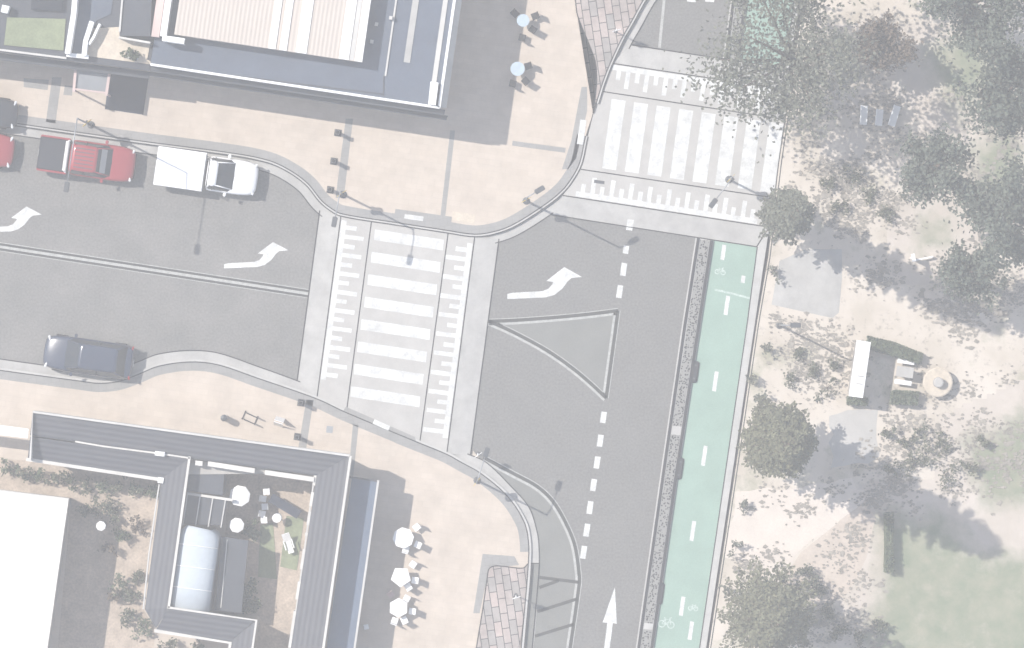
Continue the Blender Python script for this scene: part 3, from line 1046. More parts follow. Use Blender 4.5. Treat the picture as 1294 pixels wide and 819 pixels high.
# ------------------------------------------------------------------ leaf litter on the sand (uncountable)
rng = random.Random(99)
bm = bmesh.new()
REG = [((960, 30), (1150, 300), 650), ((985, 400), (1080, 500), 260), ((1090, 520), (1294, 640), 500), ((1060, 300), (1294, 380), 200), ((1150, 330), (1294, 500), 200),
       ((1000, 600), (1110, 690), 90), ((990, 690), (1120, 819), 260), ((1200, 100), (1294, 420), 350), ((930, 640), (985, 740), 60), ((920, 440), (985, 640), 130), ((1040, 200), (1130, 290), 160)]
for (x0, y0), (x1, y1), n in REG:
    cents = [(rng.uniform(x0, x1), rng.uniform(y0, y1)) for _ in range(max(5, n // 12))]
    for q in range(int(n * 3.2)):
        c = rng.choice(cents)
        x, y = rng.gauss(c[0], 11), rng.gauss(c[1], 8)
        if x < 1025 - 0.15 * y + 6 or x > 1330:
            continue
        p = P(x, y, KZ + 0.012)
        r = abs(rng.gauss(0.02, 0.04)) + 0.03
        k = rng.randint(4, 6)
        a0_ = rng.uniform(0, 6)
        f = bm.faces.new([bm.verts.new(p + Vector((math.cos(a0_ + 6.283 * i / k) * r * rng.uniform(0.4, 1.3) * 1.5, math.sin(a0_ + 6.283 * i / k) * r * rng.uniform(0.4, 1.3), rng.uniform(0, 0.05)))) for i in range(k)])
        f.normal_update()
        if f.normal.z < 0:
            f.normal_flip()
tag(link('leaf_litter', bm, M['litter']), 'dry leaf litter scattered over the sandy park ground', 'leaf litter', kind='stuff')

# shrubs in the park
hedge([(1096, 425), (1130, 433), (1165, 447), (1162, 460), (1128, 450), (1094, 440)], 0.7, 'long clipped hedge along the north side of the white kiosk court', 1)
hedge([(1126, 493), (1160, 495), (1158, 512), (1124, 510)], 0.7, 'short hedge south-east of the white kiosk', 2, 500)
hedge([(1070, 501), (1096, 503), (1095, 512), (1070, 511)], 0.6, 'short hedge at the south foot of the white kiosk', 3, 350)
hedge([(1117, 648), (1128, 648), (1127, 690), (1129, 722), (1117, 722), (1118, 690)], 0.8, 'narrow upright hedge at the top of the green lawn', 4, 600)
k = 0
for x, y, r in ((1160, 545, .5), (1172, 570, .6), (1152, 590, .55), (1190, 560, .45), (1142, 560, .4), (1195, 600, .6), (1225, 590, .4), (1240, 560, .35), (1120, 545, .35), (1122, 590, .4)):
    shrub(P(x, y, KZ), r, 0.7, 'low grey-green shrub on the sand south of the white kiosk', 300 + k, 'leaf', 120, group='low shrubs south of the kiosk')
    k += 1
for x, y, r in ((1010, 445, .5), (1030, 470, .55), (1045, 490, .5), (1000, 480, .45), (1052, 462, .4)):
    shrub(P(x, y, KZ), r, 0.6, 'low sparse shrub on the sand west of the white kiosk', 330 + k, 'leaf', 90, group='low shrubs west of the kiosk')
    k += 1
for x, y, r in ((1030, 745, .6), (1045, 775, .55), (1018, 722, .5), (1060, 800, .6), (1085, 812, .5), (1110, 790, .5)):
    shrub(P(x, y, KZ), r, 0.7, 'low shrub at the west edge of the green lawn', 350 + k, 'leaf', 150, group='low shrubs beside the lawn')
    k += 1
for x, y, r in ((1075, 225, .6), (1098, 245, .5), (1060, 262, .5), (1120, 268, .5), (1150, 240, .6), (1045, 232, .45)):
    shrub(P(x, y, KZ), r, 0.6, 'low shrub on the sand north of the concrete pad', 370 + k, 'leaf', 130, group='low shrubs north of the concrete pad')
    k += 1

for x, y, r in ((938, 478, .32), (948, 505, .4), (955, 440, .35), (925, 640, .35), (918, 690, .4), (905, 745, .32), (965, 345, .4), (940, 560, .35), (980, 250, .4)):
    shrub(P(x + 12, y, KZ), r, 0.9, 'thin grass-like shrub leaning over the cycle lane kerb', 400 + k, 'pale_leaf', 70, group='shrubs along the cycle lane kerb')
    k += 1

# ------------------------------------------------------------------ park furniture
kq = thing('kiosk', 'white topped narrow kiosk standing among hedges on the park sand', 'kiosk', P(1083, 466, KZ), TILT)
box('body', (0, 0, 0.95), (0.62, 2.75, 1.9), M['wall'], kq)
box('roof', (0, 0, 1.95), (0.74, 2.95, 0.1), M['white_roof'], kq)
for y in (-0.9, 0.0, 0.9):
    dq = box('door', (0.325, y, 0.9), (0.03, 0.75, 1.6), M['white_plastic'], kq)
    box('handle', (0.355, y + 0.28, 0.9), (0.03, 0.03, 0.14), M['dark_steel'], dq)
for y in (-0.75, -0.35):
    box('roof_vent', (0.05, y, 2.04), (0.3, 0.06, 0.08), M['capping'], kq)
bt = thing('round_seat', 'round sand-coloured concrete seat on the sand east of the kiosk', 'seat', P(1184, 483, KZ))
lathe('base', [(0.62, 0.0), (0.62, 0.42), (0.66, 0.46)], M['concrete'], bt, 24)
lathe('seat', [(0.74, 0.46), (0.78, 0.48), (0.78, 0.58), (0.72, 0.62), (0.05, 0.64)], M['terrace'], bt, 24)
lathe('back_drum', [(0.28, 0.64), (0.26, 1.0), (0.2, 1.03)], M['pale_concrete'], bt, 20)
bt = thing('picnic_table', 'small pale table between the hedges in the kiosk court', 'table', P(1142, 470, KZ), TILT)
box('tabletop', (0, 0, 0.74), (0.9, 0.55, 0.05), M['pale_concrete'], bt)
for x in (-0.3, 0.3):
    box('leg', (x, 0, 0.36), (0.08, 0.4, 0.72), M['grey_steel'], bt)
for y in (-0.55, 0.55):
    box('bench', (0, y, 0.44), (0.9, 0.24, 0.05), M['white_plastic'], bt)
    box('bench_support', (0, y, 0.21), (0.5, 0.06, 0.42), M['grey_steel'], bt)
for (x, y, rz, l), lab in zip(((1091, 146, 0.05, 1.0), (1110.5, 149, 0.1, 0.85), (1129.5, 147, 0.3, 1.1)), ('white bench seat in the tree shade, leftmost of three', 'slimmest white bench seat in the tree shade, between the other two', 'white bench seat in the tree shade, rightmost of three')):
    b_ = thing('park_bench', lab, 'bench', P(x, y, KZ), -rz, 'white bench seats in the tree shade')
    box('seat', (0, 0, 0.44), (0.36, l, 0.06), M['white_plastic'], b_)
    box('backrest', (-0.19, 0, 0.68), (0.05, l, 0.34), M['white_plastic'], b_)
    for q in (-1, 1):
        box('leg', (0, q * l * 0.38, 0.2), (0.3, 0.06, 0.41), M['grey_steel'], b_)
b_ = thing('marker_post', 'short white post on the sand with a low rail, near the right-hand trees', 'post', P(1152, 326, KZ), 0.2)
box('post', (0, 0, 0.55), (0.14, 0.14, 1.1), M['white_plastic'], b_)
box('cap', (0, 0, 1.13), (0.2, 0.42, 0.06), M['white_plastic'], b_)
box('rail', (0.6, -0.15, 0.3), (1.0, 0.08, 0.08), M['white_plastic'], b_)
box('rail_foot', (1.05, -0.15, 0.13), (0.08, 0.08, 0.26), M['white_plastic'], b_)


# ------------------------------------------------------------------ street lamps
def lamp(base, h, arm, label, sign=True, z=KZ, col='grey_steel', name='street_lamp', group='lamps at the crossings', cat='street lamp'):
    o = thing(name, label, cat, P(*base, z), 0, group)
    lathe('base_plate', [(0.2, 0), (0.2, 0.03), (0.11, 0.05)], M['dark_steel'], o, 12)
    pl = [(0, 0, 0.03), (0, 0, h * 0.5), (0, 0, h)]
    tube('pole', pl, [0.065, 0.05, 0.04], M[col], o, 10)
    a = Vector((arm[0], -arm[1], 0))
    tip = Vector((a.x, a.y, h + 0.12))
    tube('arm', [(0, 0, h - 0.03), tuple(a * 0.3 + Vector((0, 0, h + 0.12))), tuple(tip)], [0.035, 0.03, 0.025], M[col], o, 8)
    ang = math.atan2(a.y, a.x)
    hd = box('lamp_head', tuple(tip + a.normalized() * 0.2), (0.55, 0.26, 0.12), M['dark_steel'], o, rz=ang, bevel=0.03)
    box('lens', tuple(tip + a.normalized() * 0.22 + Vector((0, 0, -0.07))), (0.36, 0.18, 0.03), M['lamp_glass'], hd, rz=ang)
    if sign:
        s_ = lathe('sign_disc', [(0.30, -0.01), (0.30, 0.01)], M['yellow_sign'], o, 20)
        s_.rotation_euler = (math.pi / 2, 0, sign)
        s_.location = (0.0, 0.0, 2.35)
        bm = bmesh.new()
        bm_box(bm, (0, 0, 0), (0.12, 0.28, 0.62), sign)
        q = link('sign_box', bm, M['dark_steel'], o)
        q.location = (0.05, 0, 2.3)
    return o


lamp((115, 158), 7.9, (-0.5, 3.3), 'tall street lamp with a long arm over the road beside the red utility truck', 0.7)
lamp((434, 246), 4.9, (-0.25, 1.35), 'street lamp with yellow disc on the paving north of the Howard Ave zebra crossing', 0.6)
lamp((665, 254), 6.4, (0.5, -0.3), 'street lamp with short arm at the rounded kerb corner below The Strand crossing', 0.5)
lamp((921, 227), 4.6, (-0.9, 1.2), 'street lamp standing at the east end of The Strand zebra crossing', 0.8, z=TZ)
lamp((603, 607), 4.8, (0.45, -1.4), 'street lamp on the southern corner paving beside the curved kerb', 0.9)
lamp((985, 411), 4.9, (0.35, 0.0), 'thin grey lamp post on the park sand beside the cycle lane', False, name='park_lamp', group=None)

# sign posts
def sign_post(base, h, w, hh, rz, label, m='white_plastic', z=KZ, pole='white_plastic'):
    o = thing('sign_post', label, 'sign', P(*base, z), rz)
    tube('pole', [(0, 0, 0), (0, 0, h)], 0.035, M[pole], o, 8)
    box('sign_panel', (0, -0.045, h - hh / 2), (w, 0.02, hh), M[m], o)
    lathe('base_plate', [(0.1, 0), (0.1, 0.02)], M['dark_steel'], o, 10)
    return o


sign_post((604, 573), 2.1, 0.45, 0.5, 0.6, 'white sign post at the southern corner beside the start of the curved line', z=0.02)
sign_post((652, 752), 1.9, 0.45, 0.6, 0.3, 'white sign post on the lower block paved island', z=0.17)
sign_post((778, 40), 1.9, 0.45, 0.6, 0.3, 'white sign post on the upper block paved island', z=0.17)

o = thing('signboard', 'small white folding signboard on the cream paving beside the two southern bollards', 'signboard', P(353, 533, KZ), -0.3)
box('front_panel', (0, -0.14, 0.42), (0.5, 0.03, 0.85), M['white_plastic'], o, rx=-0.22)
box('back_panel', (0, 0.14, 0.42), (0.5, 0.03, 0.85), M['white_plastic'], o, rx=0.22)
o = thing('litter_bin', 'small round grey litter bin alone on the southern cream paving', 'litter bin', P(284, 528, KZ))
lathe('bin_body', [(0.14, 0), (0.16, 0.06), (0.17, 0.75)], M['grey_steel'], o, 16)
lathe('lid', [(0.18, 0.75), (0.16, 0.84), (0.04, 0.88)], M['dark_steel'], o, 16)
o = thing('bike_rack', 'low dark hoop bicycle rack on the cream paving between the litter bin and the signboard', 'bicycle rack', P(316, 528, KZ), math.radians(-24))
for y in (-0.18, 0.18):
    tube('hoop', [(-0.35, y, 0), (-0.35, y, 0.55), (-0.22, y, 0.72), (0.22, y, 0.72), (0.35, y, 0.55), (0.35, y, 0)], 0.03, M['black'], o, 8)
box('foot_rail', (-0.35, 0, 0.02), (0.06, 0.5, 0.03), M['black'], o)
box('foot_rail', (0.35, 0, 0.02), (0.06, 0.5, 0.03), M['black'], o)

# ------------------------------------------------------------------ bollards
def bollard(c, label):
    o = thing('bollard', label, 'bollard', P(*c, KZ), TILT, 'new black bollards')
    box('base_plate', (0, 0, 0.012), (0.37, 0.37, 0.024), M['black_bollard'], o)
    for x in (-1, 1):
        for y in (-1, 1):
            lathe('fixing_bolt', [(0.016, 0.024), (0.016, 0.045)], M['grey_steel'], o, 6, (x * 0.145, y * 0.145, 0))
    box('post', (0, 0, 0.5), (0.17, 0.17, 0.96), M['black_bollard'], o, bevel=0.012)
    bm = bmesh.new()
    for sx, sy, w, h in ((0, 1, 0.2, 0.02), (0, -1, 0.2, 0.02), (1, 0, 0.02, 0.16), (-1, 0, 0.02, 0.16)):
        bm_box(bm, (sx * 0.09, sy * 0.09, 0.93), (w, h, 0.09))
    link('band', bm, M['grey_steel'], o)
    bm = bmesh.new()
    bmesh.ops.create_cone(bm, cap_ends=True, segments=4, radius1=0.125, radius2=0.03, depth=0.05)
    bmesh.ops.rotate(bm, verts=bm.verts, cent=(0, 0, 0), matrix=Matrix.Rotation(math.pi / 4, 3, 'Z'))
    bmesh.ops.translate(bm, verts=bm.verts, vec=(0, 0, 1.005))
    link('cap', bm, M['black_bollard'], o)


bollard((427, 168), 'black square bollard on the northern paving, closest to the shop building of the three')
bollard((422, 204), 'middle black square bollard of the three on the northern paving')
bollard((417.5, 240), 'black square bollard on the northern paving, closest to the kerb of the three')
bollard((380.5, 509), 'black square bollard on the southern paving, the one beside the kerb')
bollard((376, 552), 'black square bollard on the southern paving, the one beside the slate roof')


# ------------------------------------------------------------------ cars
def loft(bm, secs, n_half):
    """secs: list of (x, [(y,z)...]) half profiles from bottom outside to top centre; mirrored across y."""
    rings = []
    for x, prof in secs:
        ring = [bm.verts.new((x, y, z)) for y, z in prof]
        ring += [bm.verts.new((x, -y, z)) for y, z in reversed(prof) if y > 1e-6]
        rings.append(ring)
    for a, b in zip(rings, rings[1:]):
        n = len(a)
        for k in range(n):
            bm.faces.new((a[k], a[(k + 1) % n], b[(k + 1) % n], b[k]))
    bm.faces.new(rings[0])
    bm.faces.new(rings[-1])
    bmesh.ops.recalc_face_normals(bm, faces=bm.faces)


def body_prof(hw, zb, zt):
    return [(hw * 0.90, zb), (hw, zb + 0.14), (hw * 1.0, zt - 0.24), (hw * 0.965, zt - 0.07), (hw * 0.80, zt - 0.005), (hw * 0.4, zt + 0.02), (0.0, zt + 0.03)]


def subsurf(o, lv=2):
    md = o.modifiers.new('smooth', 'SUBSURF')
    md.levels = lv
    md.render_levels = lv


def wheel(parent, x, y, r):
    s = 1 if y > 0 else -1
    w = empty('wheel', (x, y, r))
    w.parent = parent
    bm = bmesh.new()
    bm_lathe(bm, [(r * 0.62, -0.11), (r * 0.95, -0.11), (r, -0.07), (r, 0.07), (r * 0.95, 0.11), (r * 0.62, 0.11)], 20)
    bmesh.ops.rotate(bm, verts=bm.verts, cent=(0, 0, 0), matrix=Matrix.Rotation(math.pi / 2, 3, 'X'))
    link('tyre', bm, M['tyre'], w)
    bm = bmesh.new()
    bm_lathe(bm, [(r * 0.6, 0.0), (r * 0.58, 0.09), (r * 0.2, 0.115)], 16)
    bmesh.ops.rotate(bm, verts=bm.verts, cent=(0, 0, 0), matrix=Matrix.Rotation(-s * math.pi / 2, 3, 'X'))
    link('rim', bm, M['grey_steel'], w)


def greenhouse(o, xs, hw_b, hw_t, zb, zt, mcol):
    """xs = (rear base, rear roof, front roof, front base): dark glass with a painted roof and pillars."""
    rb, rt, ft, fb = xs
    bm = bmesh.new()
    base = [(rb, hw_b), (rb + 0.12, hw_b), (fb - 0.25, hw_b), (fb, hw_b * 0.86)]
    v = {}
    bq = [bm.verts.new(p) for p in ((rb, -hw_b * 0.9, zb), (rb, hw_b * 0.9, zb), (rb + 0.2, hw_b, zb), (fb - 0.3, hw_b, zb), (fb, hw_b * 0.8, zb), (fb + 0.06, 0, zb), (fb, -hw_b * 0.8, zb), (fb - 0.3, -hw_b, zb), (rb + 0.2, -hw_b, zb))]
    tq = [bm.verts.new(p) for p in ((rt, -hw_t * 0.9, zt), (rt, hw_t * 0.9, zt), (rt + 0.12, hw_t, zt), (ft - 0.1, hw_t, zt), (ft, hw_t * 0.85, zt), (ft + 0.05, 0, zt), (ft, -hw_t * 0.85, zt), (ft - 0.1, -hw_t, zt), (rt + 0.12, -hw_t, zt))]
    n = len(bq)
    for k in range(n):
        bm.faces.new((bq[k], bq[(k + 1) % n], tq[(k + 1) % n], tq[k]))
    bm.faces.new(tq)
    bmesh.ops.recalc_face_normals(bm, faces=bm.faces)
    link('windows', bm, M['glass'], o)
    # roof skin, slightly crowned
    bm = bmesh.new()
    secs = []
    for x, f in ((rt - 0.03, 0.92), (rt + 0.15, 1.0), ((rt + ft) / 2, 1.02), (ft - 0.15, 1.0), (ft + 0.02, 0.92)):
        h = hw_t * f
        secs.append((x, [(h, zt - 0.02), (h * 0.98, zt + 0.03), (h * 0.8, zt + 0.06), (h * 0.4, zt + 0.075), (0.0, zt + 0.08)]))
    loft(bm, secs, 5)
    r_ = link('roof', bm, M[mcol], o, True)
    for s in (-1, 1):
        tube('pillar', [(fb - 0.05, s * hw_b * 0.84, zb), (ft - 0.03, s * hw_t * 0.9, zt + 0.02)], 0.035, M[mcol], o, 6)
        tube('pillar', [(rb + 0.05, s * hw_b * 0.95, zb), (rt + 0.04, s * hw_t * 0.94, zt + 0.02)], 0.05, M[mcol], o, 6)
        mid = (rt + ft) / 2
        tube('pillar', [(mid, s * hw_b * 1.005, zb), (mid, s * hw_t * 0.99, zt + 0.02)], 0.03, M['black'], o, 6)
        mr = box('mirror', (fb - 0.42, s * (hw_b + 0.17), zb + 0.07), (0.16, 0.2, 0.13), M[mcol], o, bevel=0.03)


def lights(o, xf, xr, hw, z, zr):
    for s in (-1, 1):
        box('headlight', (xf, s * hw * 0.72, z), (0.12, 0.34, 0.14), M['lamp_glass'], o, bevel=0.03, rz=-s * 0.35)
        box('tail_light', (xr, s * hw * 0.82, zr), (0.08, 0.22, 0.18), M['red_glass'], o, bevel=0.02, rz=s * 0.25)


def car(c, heading, col, label, L_=4.5, W=1.82, kind='hatch', z=0.0):
    o = thing('parked_car', label, 'car', P(*c, z), heading, 'cars parked along Howard Ave')
    hw = W / 2
    x0, x1 = -L_ / 2, L_ / 2
    bm = bmesh.new()
    zt = 0.93
    loft(bm, [(x0, body_prof(hw * 0.70, 0.36, 0.82)), (x0 + 0.10, body_prof(hw * 0.88, 0.30, 0.93)), (x0 + 0.45, body_prof(hw * 0.98, 0.24, 0.97)), (x0 + 1.3, body_prof(hw, 0.22, 0.95)),
              (x1 - 1.9, body_prof(hw, 0.22, 0.94)), (x1 - 1.2, body_prof(hw * 0.99, 0.22, 0.92)), (x1 - 0.5, body_prof(hw * 0.95, 0.24, 0.82)), (x1 - 0.14, body_prof(hw * 0.82, 0.28, 0.70)), (x1, body_prof(hw * 0.58, 0.34, 0.60))], 7)
    b_ = link('body', bm, M[col], o, True)
    subsurf(b_, 2)
    greenhouse(o, (x0 + 0.32, x0 + 0.8, x1 - 1.95, x1 - 1.2), hw * 0.90, hw * 0.70, 0.90, 1.42, col)
    lights(o, x1 - 0.24, x0 + 0.10, hw, 0.66, 0.8)
    for x in (x0 + 0.78, x1 - 0.85):
        for s in (-1, 1):
            wheel(o, x, s * (hw - 0.1), 0.32)
    box('bumper', (x1 - 0.12, 0, 0.36), (0.18, W * 0.7, 0.16), M['black'], o, bevel=0.04)
    box('number_plate', (x0 - 0.012, 0, 0.5), (0.02, 0.4, 0.11), M['white_plastic'], o)
    return o


def ute(c, heading, col, label, L_=5.1, W=1.88, tray='red'):
    o = thing('utility_truck', label, 'utility truck', P(*c, 0), heading, 'utility trucks parked along Howard Ave')
    hw = W / 2
    x0, x1 = -L_ / 2, L_ / 2
    xt = x0 + (1.62 if tray == 'red' else 2.62)          # back of the cab
    bm = bmesh.new()
    loft(bm, [(xt, body_prof(hw * 0.96, 0.36, 1.02)), (xt + 0.2, body_prof(hw, 0.32, 1.04)), (x1 - 1.5, body_prof(hw, 0.32, 1.04)), (x1 - 1.1, body_prof(hw, 0.32, 1.04)), (x1 - 0.5, body_prof(hw * 0.97, 0.34, 0.98)),
              (x1 - 0.15, body_prof(hw * 0.86, 0.38, 0.86)), (x1, body_prof(hw * 0.64, 0.42, 0.74))], 7)
    b_ = link('body', bm, M[col], o, True)
    subsurf(b_, 2)
    ft = x1 - 1.95 if tray == 'red' else x1 - 2.1
    greenhouse(o, (xt + 0.08, xt + 0.22, ft, x1 - 1.18), hw * 0.90, hw * 0.72, 1.0, 1.62, col)
    lights(o, x1 - 0.2, x0 + 0.05, hw, 0.78, 0.75)
    if tray == 'red':
        bd = (x0 + xt) / 2
        ln = xt - x0 - 0.04
        box('bed_floor', (bd, 0, 0.62), (ln, W * 0.94, 0.12), M['black'], o)
        for s in (-1, 1):
            box('bed_side', (bd, s * (hw - 0.05), 0.80), (ln, 0.10, 0.48), M[col], o, bevel=0.03)
        box('tailgate', (x0 + 0.04, 0, 0.8), (0.07, W * 0.88, 0.46), M['car_dark'], o, bevel=0.02)
        box('bed_cover', (bd - 0.02, 0, 1.0), (ln - 0.16, W * 0.86, 0.04), M['car_dark'], o)
        bm = bmesh.new()
        for s in (-1, 1):
            bm_tube(bm, [(xt - 0.08, s * hw * 0.86, 1.0), (xt - 0.1, s * hw * 0.8, 1.5)], 0.06, 8)
        bm_tube(bm, [(xt - 0.1, -hw * 0.82, 1.52), (xt - 0.1, hw * 0.82, 1.52)], 0.11, 8)
        link('sports_bar', bm, M['white_plastic'], o, True)
        bm = bmesh.new()
        for k in range(6):
            bm_box(bm, ((xt + ft) / 2 + 0.1, -0.5 + k * 0.2, 1.705), (1.0, 0.05, 0.03))
        link('roof_rack', bm, M['dark_steel'], o)
        box('visor', (x1 - 1.62, 0, 1.44), (0.34, W * 0.66, 0.02), M['pale_glass'], o, ry=0.65)
    else:
        bd = (x0 + xt) / 2 - 0.04
        ln = xt - x0 - 0.06
        box('tray_floor', (bd, 0, 0.82), (ln, 2.02, 0.10), M['grey_steel'], o)
        box('tray_cover', (bd, 0, 1.14), (ln - 0.02, 1.98, 0.06), M['car_white'], o, bevel=0.02)
        for s in (-1, 1):
            box('tray_side', (bd, s * 1.0, 1.0), (ln, 0.04, 0.26), M['car_white'], o)
        box('tailgate', (x0 + 0.0, 0, 1.0), (0.04, 1.96, 0.26), M['car_white'], o)
        bm = bmesh.new()
        for s in (-1, 1):
            bm_tube(bm, [(xt - 0.02, s * 0.85, 0.9), (xt - 0.02, s * 0.85, 1.66)], 0.03, 6)
        bm_tube(bm, [(xt - 0.02, -0.88, 1.66), (xt - 0.02, 0.88, 1.66)], 0.035, 6)
        link('headboard', bm, M['dark_steel'], o)
    for x in (x0 + 0.95, x1 - 0.92):
        for s in (-1, 1):
            wheel(o, x, s * (hw - 0.12), 0.36)
    box('chassis', (0, 0, 0.45), (L_ * 0.86, W * 0.5, 0.2), M['black'], o)
    box('bumper', (x1 - 0.1, 0, 0.45), (0.2, W * 0.74, 0.2), M['black'], o, bevel=0.05)
    box('number_plate', (x0 - 0.03, 0, 0.6), (0.02, 0.4, 0.11), M['white_plastic'], o)
    return o


ute((263, 219), TILT, 'car_white', 'white utility truck with a flat covered white tray at the north kerb', 5.35, 1.86, 'white')
ute((111.5, 202), TILT, 'car_red', 'red utility truck with a dark bed and white bar behind the white utility truck', 5.1, 1.9, 'red')
car((-34, 186), TILT, 'car_red', 'red car cut by the left edge behind the red utility truck', 4.5, 1.82)
car((113, 451), TILT + math.pi, 'car_navy', 'glossy navy hatchback parked alone at the south kerb', 4.75, 1.9)
car((-28, 139), TILT, 'car_dark', 'charcoal car on the northern paving at the left edge, only its nose in view', 4.4, 1.6, z=KZ)

# ------------------------------------------------------------------ buildings
# --- shop building at the top with the beige corrugated roof
RZ = 4.4
shop = thing('shop_building', 'large flat blue-grey roofed shop building with cream corrugated upper roof and white strips, top centre', 'building', P(400, 40, 0))


def unparented(o, root):
    """Parent keeping world coordinates."""
    o.parent = root
    o.matrix_parent_inverse = Matrix.Translation(root.location).inverted()
    return o


def bprism(name, pts, z0, z1, m, root, bottom=False):
    return unparented(prism(name, pts, z0, z1, M[m], None, bottom), root)


def bline(name, pts, w, z0, z1, m, root):
    return unparented(lines(name, [pts], w, z1, M[m], None, z0), root)


def south_of(x):
    return 92 + 0.1493 * (x - 262)


def east_of(y):
    return 555 - (y - 134) * 0.143


bprism('wall', [(192, south_of(192) - 3), (553, south_of(553) - 2), (east_of(-400) - 3, -400), (192 + 76, -400)], KZ, RZ - 0.1, 'wall', shop)
bprism('roof', [(190, south_of(190)), (555, south_of(555)), (east_of(-400), -400), (190 + 76, -400)], RZ - 0.1, RZ, 'blue_roof', shop)
bline('parapet', [(190, south_of(190)), (555.5, south_of(555.5))], 2.8, RZ - 0.5, RZ + 0.3, 'white_roof', shop)
bline('parapet', [(east_of(136), 136), (east_of(-400), -400)], 3.4, RZ - 0.5, RZ + 0.3, 'white_roof', shop)
bline('roof_edge', [(190, south_of(190) + 5.5), (562, south_of(562) + 5.5)], 7.0, RZ - 0.9, RZ - 0.45, 'dark_roof', shop)
bline('roof_edge', [(east_of(134) + 5.5, 136), (east_of(-400) + 5.5, -400)], 7.0, RZ - 0.9, RZ - 0.45, 'capping', shop)
bprism('awning', [(190, south_of(190) + 9), (566, south_of(566) + 9), (564, south_of(564) + 15), (189, south_of(189) + 15)], RZ - 1.25, RZ - 1.1, 'dark_roof', shop, True)
UZ = RZ + 1.0
bprism('upper_wall', [(222, 44), (456, 78), (524, -398), (290, -398)], RZ, UZ - 0.08, 'wall', shop)
bprism('upper_roof', [(220, 43.5), (458, 79), (526, -400), (288, -400)], UZ - 0.08, UZ, 'beige_roof', shop)


def rstrip(x0, x1, yb, z0=UZ, z1=UZ + 0.06, m='white_trim', top=-400, name='roof_strip'):
    sh = (yb - top) * 0.143
    bprism(name, [(x0, yb), (x1, yb + (x1 - x0) * 0.15), (x1 + sh, top), (x0 + sh, top)], z0, z1, m, shop)


rstrip(339, 348, 61, m='white_roof')
rstrip(353, 362, 63, m='white_roof')
rstrip(373.5, 387, 66, m='white_roof')
rstrip(428, 440.5, 74, m='white_roof')
rstrip(448, 457.5, 77, m='white_roof')
rstrip(441.5, 447, 75.5, z1=UZ + 0.02, m='capping', name='roof_valley')
bline('edge_strip', [(206, 46), (262, -350)], 8, RZ, UZ + 0.1, 'white_roof', shop)
bline('edge_strip', [(205, 48), (233, 52)], 7, RZ, UZ + 0.14, 'white_roof', shop)
bprism('side_roof', [(191, 46), (201, 47), (262, -380), (252, -380)], RZ, RZ + 0.6, 'pink_frame', shop)
bline('roof_joint', [(487, 96), (556, -390)], 2.2, RZ, RZ + 0.07, 'capping', shop)
bline('roof_walkway', [(514, 79), (582, -390)], 8, RZ, RZ + 0.04, 'concrete', shop)
bline('inner_gutter', [(545, 128), (618, -390)], 6, RZ, RZ + 0.05, 'capping', shop)
bprism('roof_box', [(544, 103), (554, 104.5), (550.5, 133), (541, 131.5)], RZ, RZ + 0.55, 'white_roof', shop)
bline('roof_seam', [(485, 96), (484.5, 121)], 1.6, RZ, RZ + 0.03, 'dark_roof', shop)
bline('cable_tray', [(200, 84), (484, 119)], 1.5, RZ, RZ + 0.04, 'dark_roof', shop)
for x, y in ((468, 50), (474, 28), (492, 20)):
    bprism('roof_vent', [(x, y), (x + 4, y + .6), (x + 3.4, y + 5), (x - .6, y + 4.4)], RZ, RZ + 0.35, 'capping', shop)
for k in range(7):
    x = 210 + k * 50
    pts = [(x, south_of(x) - 2.2), (x + 38, south_of(x + 38) - 2.2), (x + 38, south_of(x + 38) - 3.5), (x, south_of(x) - 3.5)]
    bprism('shop_window', pts, KZ + 0.5, KZ + 2.6, 'glass', shop)

# --- terrace building at the top left
TZB = 4.0
ter = thing('terrace_building', 'building with a green roof lawn, white walls and a cream roof terrace, top left corner', 'building', P(80, 30, 0))


def tsouth(x):
    return 64 + 0.125 * x


bprism('wall', [(-400, tsouth(-400)), (188, tsouth(188)), (250, -400), (-400, -400)], KZ, TZB - 0.12, 'wall', ter)
bprism('roof', [(-402, tsouth(-402) + 2), (189, tsouth(189) + 2), (252, -402), (-402, -402)], TZB - 0.12, TZB, 'dark_roof', ter)
bprism('roof_lawn', [(9, 22), (83, 24), (80, 64), (5, 57)], TZB, TZB + 0.08, 'bright_grass', ter)
bprism('roof_deck', [(95, -60), (152, -60), (140, 18), (122, 26), (104, 70), (92, 67)], TZB, TZB + 0.05, 'blue_roof', ter)
bprism('roof_terrace', [(118, 36), (152, 34), (152, 46), (190, 54), (186, 75), (196, 82), (110, 71), (112, 55)], TZB, TZB + 0.06, 'terrace', ter)
bprism('stair_roof', [(155, -60), (194, -60), (190, 46), (151, 45)], TZB, TZB + 0.9, 'dark_roof', ter)
bline('white_wall', [(99, -60), (93, 17), (85, 68)], 6.5, TZB, TZB + 0.9, 'white_roof', ter)
bline('white_wall', [(116, 27), (108, 52), (106, 70)], 6, TZB, TZB + 0.7, 'white_roof', ter)
bline('white_wall', [(84, 69), (112, 72)], 5, TZB, TZB + 0.5, 'white_roof', ter)
bline('white_wall', [(126, 30), (118, 47), (112, 56)], 3, TZB, TZB + 0.6, 'white_roof', ter)
bline('parapet', [(-400, tsouth(-400) - 1), (84, tsouth(84) - 1)], 2.5, TZB - 0.4, TZB + 0.15, 'capping', ter)
bline('terrace_rail', [(151, 40), (154, 4), (158, -40)], 2.2, TZB, TZB + 1.0, 'capping', ter)
bline('terrace_rail', [(150, 47), (190, 54)], 2.4, TZB, TZB + 0.9, 'white_trim', ter)
bprism('hvac_unit', [(3, 6), (12, 8), (9, 17), (1, 15)], TZB, TZB + 0.6, 'white_roof', ter)
